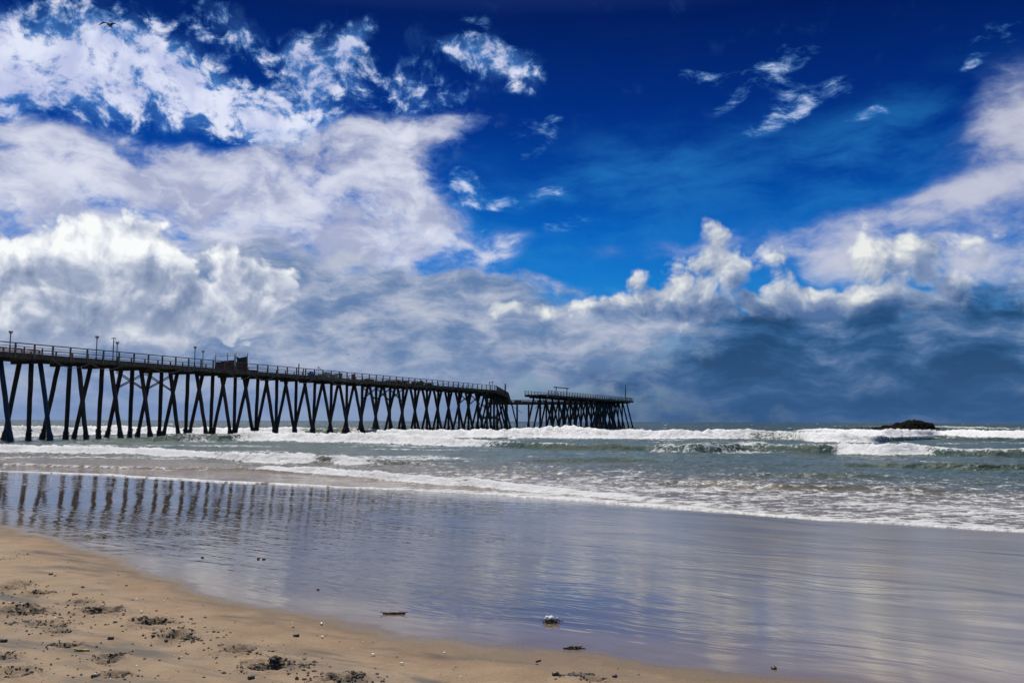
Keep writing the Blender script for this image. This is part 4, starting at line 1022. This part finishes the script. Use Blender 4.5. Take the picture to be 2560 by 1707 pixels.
# ------------------------------------------------------------------ gulls
M_FEATH, t, b = material('grey_feathers'); t.put(b.inputs['Base Color'], (0.040, 0.038, 0.036)); b.inputs['Roughness'].default_value = .8
M_BELLY = simple('pale_feathers', (0.16, 0.15, 0.12), .8, .3); M_BILL = simple('bill', (0.25, 0.14, 0.03), .5)
M_WHITE = simple('white_feathers', (0.42, 0.40, 0.36), .8, .2)
def bird(name, pos, span, heading, left, right, label, pitch=0.0, roll=0.0, mats=None, group='birds in the air'):
    """left, right: lists of (outward, up, sweep back, chord) in half-spans; one continuous mesh"""
    hs = span/2; vs = []; fs = []; mi = []; L = hs*.82; n = 10
    prof = [(-.50, .03, .02), (-.46, .10, .015), (-.34, .09, .03), (-.2, .12, .09), (0, .155, .14), (.18, .15, .14), (.30, .11, .11), (.36, .085, .09), (.42, .085, .085), (.47, .06, .06), (.50, .03, .03)]
    for (x, w, h) in prof:
        for k in range(n): a = 2*PI*k/n; vs.append((x*L*1.15, math.cos(a)*w*L, math.sin(a)*h*L+(.03*L if x > .3 else 0)))
    for i in range(len(prof)-1):
        for k in range(n): fs.append((i*n+k, i*n+(k+1) % n, (i+1)*n+(k+1) % n, (i+1)*n+k)); mi.append(1 if prof[i][0] > -.3 else 0)
    fs.append(tuple(reversed(range(n)))); mi.append(0)
    b0 = len(vs); hx = .57*L
    vs.append((hx+.11*L, 0, .015*L))
    for k in range(n): fs.append(((len(prof)-1)*n+k, (len(prof)-1)*n+(k+1) % n, b0)); mi.append(2)
    for side, w in ((1, left), (-1, right)):
        st = [(.06, 0.0, 0.0, .42)]+list(w); rows = []
        for i, (o, up, sw, ch) in enumerate(st):
            le = .22*L-sw*hs; r = []
            for (q, th) in ((0, 0), (.25, .05), (.6, .03), (1, 0), (.6, -.012), (.25, -.02)):
                r.append(len(vs)); vs.append((le-ch*hs*q, side*o*hs, up*hs+th*ch*hs+.03*L))
            rows.append(r)
        for i in range(len(rows)-1):
            for k in range(6):
                f = (rows[i][k], rows[i][(k+1) % 6], rows[i+1][(k+1) % 6], rows[i+1][k]); fs.append(f if side > 0 else f[::-1]); mi.append(0)
        fs.append(tuple(rows[-1])); mi.append(0)
    mb = MB(); mb.add(vs, fs, 0, True); mb.m = mi
    o = mb.obj(name, mats or [M_FEATH, M_BELLY, M_BILL], None, pos, (roll, pitch, heading))
    return tag(o, label, 'bird', group)
glide = [(.30, .16, -.04, .30), (.52, .17, 0, .26), (.78, .06, .12, .17), (1.0, -.06, .26, .04)]
gl2 = [(.30, .15, -.04, .30), (.52, .14, 0, .26), (.78, .0, .12, .17), (1.0, -.20, .26, .04)]
flat = [(.3, .10, -.03, .28), (.55, .10, 0, .24), (.8, .03, .1, .15), (1, -.04, .2, .04)]
upw = [(.25, .16, -.02, .28), (.45, .36, 0, .25), (.65, .60, .08, .16), (.82, .85, .18, .04)]
dn = [(.3, .02, -.03, .28), (.5, -.08, 0, .24), (.7, -.26, .1, .15), (.9, -.42, .2, .04)]
bird('gull', at_y(274, 64, 46), 1.26, R(-90), gl2, glide, 'large dark gull gliding high in front of the white clouds', 0, R(-4))
bird('gull', at_y(725, 871.8, 118), .62, R(-100), flat, flat, 'small gull alone above the tall bare posts of the pier', 0, R(5), [M_FEATH, M_WHITE, M_BILL])
bird('gull', at_y(870.5, 885, 125), .74, R(-92), flat, flat, 'upper gull of the pair flying above the heaps on the pier')
bird('gull', at_y(898, 895.8, 125), .74, R(-84), flat, upw and flat, 'lower gull of the pair flying above the heaps on the pier', 0, R(-4))
bird('gull', at_y(1169.5, 915.5, 140), .86, R(-70), flat, upw, 'gull banking with one wing raised above the pier', 0, R(10))
bird('gull', at_y(998.6, 925.3, 150), .34, R(-60), flat, flat, 'tiny white gull far off above the middle of the pier', 0, 0, [M_WHITE, M_WHITE, M_BILL])
bird('gull', at_y(1497.5, 950, 170), 1.15, R(-60), flat, dn, 'gull flying above the pier head between frame and mast', 0, R(-8), [M_FEATH, M_WHITE, M_BILL])
bird('gull', at_z(1503, 984.5, 9.15) if False else at_y(1503, 985.5, 222), 1.10, R(-95), dn, dn, 'pale gull landing on the railing of the pier head', 0, R(-6), [M_WHITE, M_WHITE, M_BILL])
bird('dark_bird', at_y(2111.5, 1026.5, 240), .62, R(-60), upw, dn, 'small black bird low over the sea left of the islet', 0, 0, [M_DARK, M_DARK, M_DARK])
bird('dark_bird', at_y(2261.5, 1031, 240), .60, R(-100), dn, flat, 'small black bird hovering just above the islet', 0, 0, [M_DARK, M_DARK, M_DARK])

# ------------------------------------------------------------------ things washed up on the beach
M_STONE = simple('dark_pebble', (0.050, 0.043, 0.038), .6, .4, 30); M_SHELL = simple('shell', (0.62, 0.60, 0.56), .4, .15, 40)
M_WEED, t, b = material('seaweed'); t.put(b.inputs['Base Color'], t.mix(t.ss(t.noise(t.pos(), 25, 4, .6), .4, .6), (0.015, 0.014, 0.010), (0.06, 0.045, 0.022))); b.inputs['Roughness'].default_value = .45
M_STICK = simple('driftwood', (0.075, 0.055, 0.038), .8, .4, 20); M_FOAM = simple('foam_lump', (0.78, 0.78, 0.75), .6, .1, 60)
M_YEL = simple('yellow_kelp', (0.30, 0.21, 0.05), .6, .3, 20); M_PINK = simple('red_plastic_strip', (0.42, 0.07, 0.06), .5, .2)
def ground(px, py):
    p = at_z(px, py, 0.0)
    for _ in range(4): p = at_z(px, py, sand_z(p.x, p.y))
    return p
def pebble(px, py, r, label, mat=None, sq=.62, seed=None, name='pebble', cat='pebble', group='pebbles on the beach'):
    r *= .5; p = ground(px, py); mb = MB(); mb.blob((0, 0, 0), (r, r*.8, r*sq), seed or px, .35, 3)
    return tag(mb.obj(name, mat or M_STONE, None, (p.x, p.y, p.z+r*sq*.55), (0, 0, px % 3)), label, cat, group)
pebble(277, 1597, .050, 'round dark pebble lying alone in a grey streak of sand'); pebble(9, 1604, .055, 'dark pebble at the left edge of the photo')
pebble(127, 1436, .045, 'small dark pebble behind the broken brown shell'); pebble(207, 1468, .034, 'flat dark pebble on smooth sand left of the red strip' if False else 'flat dark pebble alone on smooth tan sand'); pebble(316, 1464, .030, 'tiny dark pebble near the water edge')
pebble(455, 1542, .030, 'left of two tiny pebbles beside a thin grey line of sand'); pebble(477, 1547, .026, 'right of two tiny pebbles beside a thin grey line of sand')
pebble(741, 1590, .050, 'black pebble with a pale side on the tan sand'); pebble(1389, 1687, .055, 'rounded brown pebble at the head of a line of debris'); pebble(1537, 1691, .040, 'dark flat pebble right of the debris line')
pebble(1867, 1409, .055, 'black stone on the shining wet sand'); pebble(1934, 1671, .045, 'black stone at the wet edge of the beach, lower right'); pebble(795, 1474, .03, 'tiny black stone in the shallow water film'); pebble(506, 1394, .045, 'black and white stone among the reflected piles', None)
pebble(646, 1397, .045, 'second dark stone among the reflected piles, further right'); pebble(260, 1344, .05, 'dark stone in the ripples left of the black and white stone'); pebble(1920, 1325, .05, 'small dark stone far out on the wet sand') ; pebble(628, 1695, .05, 'dark clod of sand left of the big footprint'); pebble(623, 1671, .035, 'dark lump beside a deep footprint')
pebble(255, 1486, .02, 'tiny brown pebble between footprints')
def shell(px, py, r, label, mat=None):
    r *= .55; p = ground(px, py); vs = []; fs = []; n, m_ = 12, 5     # a ribbed fan valve
    for i in range(m_+1):
        for j in range(n+1):
            a = -1.25+2.5*j/n; q = i/m_; rib = 1+.06*(j % 2)
            vs.append((math.sin(a)*r*q*rib, (math.cos(a)*q-.4)*r*rib, r*.42*math.sin(PI*min(q*.8+.15, 1))*math.cos(a*.9)))
    k = len(vs); vs += [(x, y, z-.18*r) for x, y, z in vs]
    for i in range(m_):
        for j in range(n):
            a = i*(n+1)+j; fs += [(a, a+1, a+n+2, a+n+1), (a+k+n+1, a+k+n+2, a+k+1, a+k)]
    e_ = list(range(m_*(n+1), (m_+1)*(n+1)))
    fs += [(e_[j], e_[j+1], e_[j+1]+k, e_[j]+k) for j in range(n)]
    mb = MB(); mb.add(vs, fs, 0, True)
    tag(mb.obj('shell', mat or M_SHELL, None, (p.x, p.y, p.z+.012), (R(8), R(-6), px % 6)), label, 'shell', 'shells on the beach')
shell(137, 1439, .055, 'broken brown shell lying beside a small dark pebble', M_YEL); shell(353, 1531, .035, 'white shell scrap left of the large water-side footprint'); shell(137, 1547, .03, 'small white shell between two clusters of footprints'); shell(40, 1368, .03, 'white shell fragment near the upper left edge of the dry sand')
shell(806, 1594, .035, 'white shell right of the black pebble'); shell(803, 1561, .045, 'flat white shell at the edge of the water film'); shell(933, 1639, .040, 'white shell beside a dark streak of sand in the middle foreground'); shell(1005, 1661, .035, 'white shell at the end of the dark streak'); shell(410, 1503, .022, 'tiny white shell on smooth sand near the water edge'); shell(5, 1377, .03, 'white shell at the left margin')
def strip(px0, py0, px1, py1, r, label, mat, name, cat, bend=.0, group=None, twigs=0):
    a, b_ = ground(px0, py0), ground(px1, py1); mb = MB(); m_ = (a+b_)/2; s = (b_-a).cross(Vector((0, 0, 1)))
    pts = [a.lerp(b_, k/8)-a+s*bend*math.sin(PI*k/8)+Vector((0, 0, r*.7+.25*r*math.sin(k*2.1))) for k in range(9)]
    mb.tube(pts, [r*(.5+.5*math.sin(PI*(k+.8)/9.6)) for k in range(9)], 7)
    rr = random.Random(px0)
    for k in range(twigs):
        q = pts[rr.randrange(1, 8)]; mb.tube([q, q+Vector((rr.uniform(-.08, .08), rr.uniform(-.05, .05), rr.uniform(0, .03)))], [r*.5, r*.2], 5)
    tag(mb.obj(name, mat, None, a), label, cat, group)
strip(957, 1535, 1013, 1534, .013, 'thin driftwood stick lying in the shallow water film', M_STICK, 'driftwood', 'stick', .03, None, 4)
strip(180, 1486, 195, 1485, .008, 'small red plastic strip on the sand', M_PINK, 'plastic_strip', 'litter'); strip(185, 1625, 224, 1628, .010, 'thin yellow kelp stem behind a footprint', M_YEL, 'kelp_stem', 'seaweed', .02)
strip(1340, 1655, 1352, 1651, .008, 'short twig on the tan sand near the debris line', M_STICK, 'twig', 'stick')
strip(655, 1398, 664, 1398, .010, 'short dark twig beside a stone among the reflections', M_STICK, 'twig', 'stick')
def weed(px, py, w, h, label, seed, foam=False, name='seaweed_clump'):
    p = ground(px, py); e = tag(empty(name, p), label, 'seaweed' if not foam else 'foam'); rr = random.Random(seed); mb = MB()
    for k in range(16):
        mb.blob((rr.gauss(0, w*.4), rr.gauss(0, w*.18), h*rr.uniform(.1, .5)), (w*rr.uniform(.10, .22), w*.12, h*rr.uniform(.2, .5)), seed+k, .5, 2)
    for k in range(26):
        x, y = rr.gauss(0, w*.5), rr.gauss(0, w*.2)
        mb.tube([(x, y, h*.1), (x+rr.uniform(-.03, .03), y+rr.uniform(-.02, .02), h*rr.uniform(.3, .9)), (x+rr.uniform(-.06, .06), y+rr.uniform(-.04, .04), h*rr.uniform(.05, .6))], .0035, 4)
    mb.obj('fronds', M_WEED, e)
    if foam:
        mb = MB()
        for k in range(60): mb.blob((rr.gauss(-w*.08, w*.30), rr.gauss(0, w*.1)+.02, h*rr.uniform(.45, 1.15)), (.013*rr.uniform(.6, 1.6),)*3, seed+k, .3, 2)
        mb.obj('froth', M_FOAM, e)['kind'] = 'stuff'
weed(1378, 1556, .055, .038, 'clump of seaweed topped with white froth in the shallow film', 5, True); weed(1433, 1621, .05, .022, 'flat brown seaweed clump at the wet edge of the sand', 8)
weed(1445, 1687, .13, .008, 'strung-out line of brown debris beside a rounded pebble', 12, name='debris_line')
# kicked-up crumbs of damp sand lying in and round the footprints
rr = random.Random(21); mb = MB()
for (px, py, a, b_, hd, k) in PRINTS:
    c = at_z(px, py, 0.28); ch, sh = math.cos(R(hd)), math.sin(R(hd)); n = int(150*k*a/.18)
    subs = [(rr.gauss(0, .45), rr.gauss(0, .5)) for _ in range(4)]
    for q in range(n):
        if rr.random() < .7: s0 = rr.choice(subs); u, v = rr.gauss(s0[0], .20), rr.gauss(s0[1], .28)
        else: u, v = rr.gauss(0, 1.0), rr.gauss(0, 1.1)
        u *= a; v *= b_*1.5; x, y = c.x+u*ch-v*sh, c.y+u*sh+v*ch
        r = (.003+.0085*rr.random()**2.2)*min(1.25, .7+.35*k); z = sand_z(x, y)
        mb.blob((x, y, z+r*.25), (r*rr.uniform(.8, 1.7), r*rr.uniform(.8, 1.4), r*rr.uniform(.6, 1.15)), q+int(px)*7, .55, 1, freq=2.2)
M_CLOD = simple('damp_sand_crumbs', (0.078, 0.066, 0.052), .9, .45, 40)
tag(mb.obj('sand_crumbs', M_CLOD), 'dark damp crumbs of sand kicked up round the footprints', 'sand', None, 'stuff')
# grit: uncountable specks and bits of shell
rr = random.Random(11); mb = MB()
for k in range(1500):
    px = rr.uniform(-60, 1900); py = rr.uniform(1330, 1712); p = at_z(px, py, 0.28)
    i = float(inland(np.array([p.x]), np.array([p.y]))[0])
    if i < 0.15: continue
    if rr.random() > .35+.65*math.exp(-(px/700.0)**2): continue
    z = sand_z(p.x, p.y); r = .003+.008*rr.random()**3; w = rr.random() < .16
    mb.blob((p.x, p.y, z+r*.3), (r*1.2, r, r*.7), k, .3, 1, 1 if w else 0)
o = mb.obj('grit', [M_STONE, M_SHELL]); tag(o, 'fine dark grit and shell specks scattered over the dry sand', 'grit', None, 'stuff')
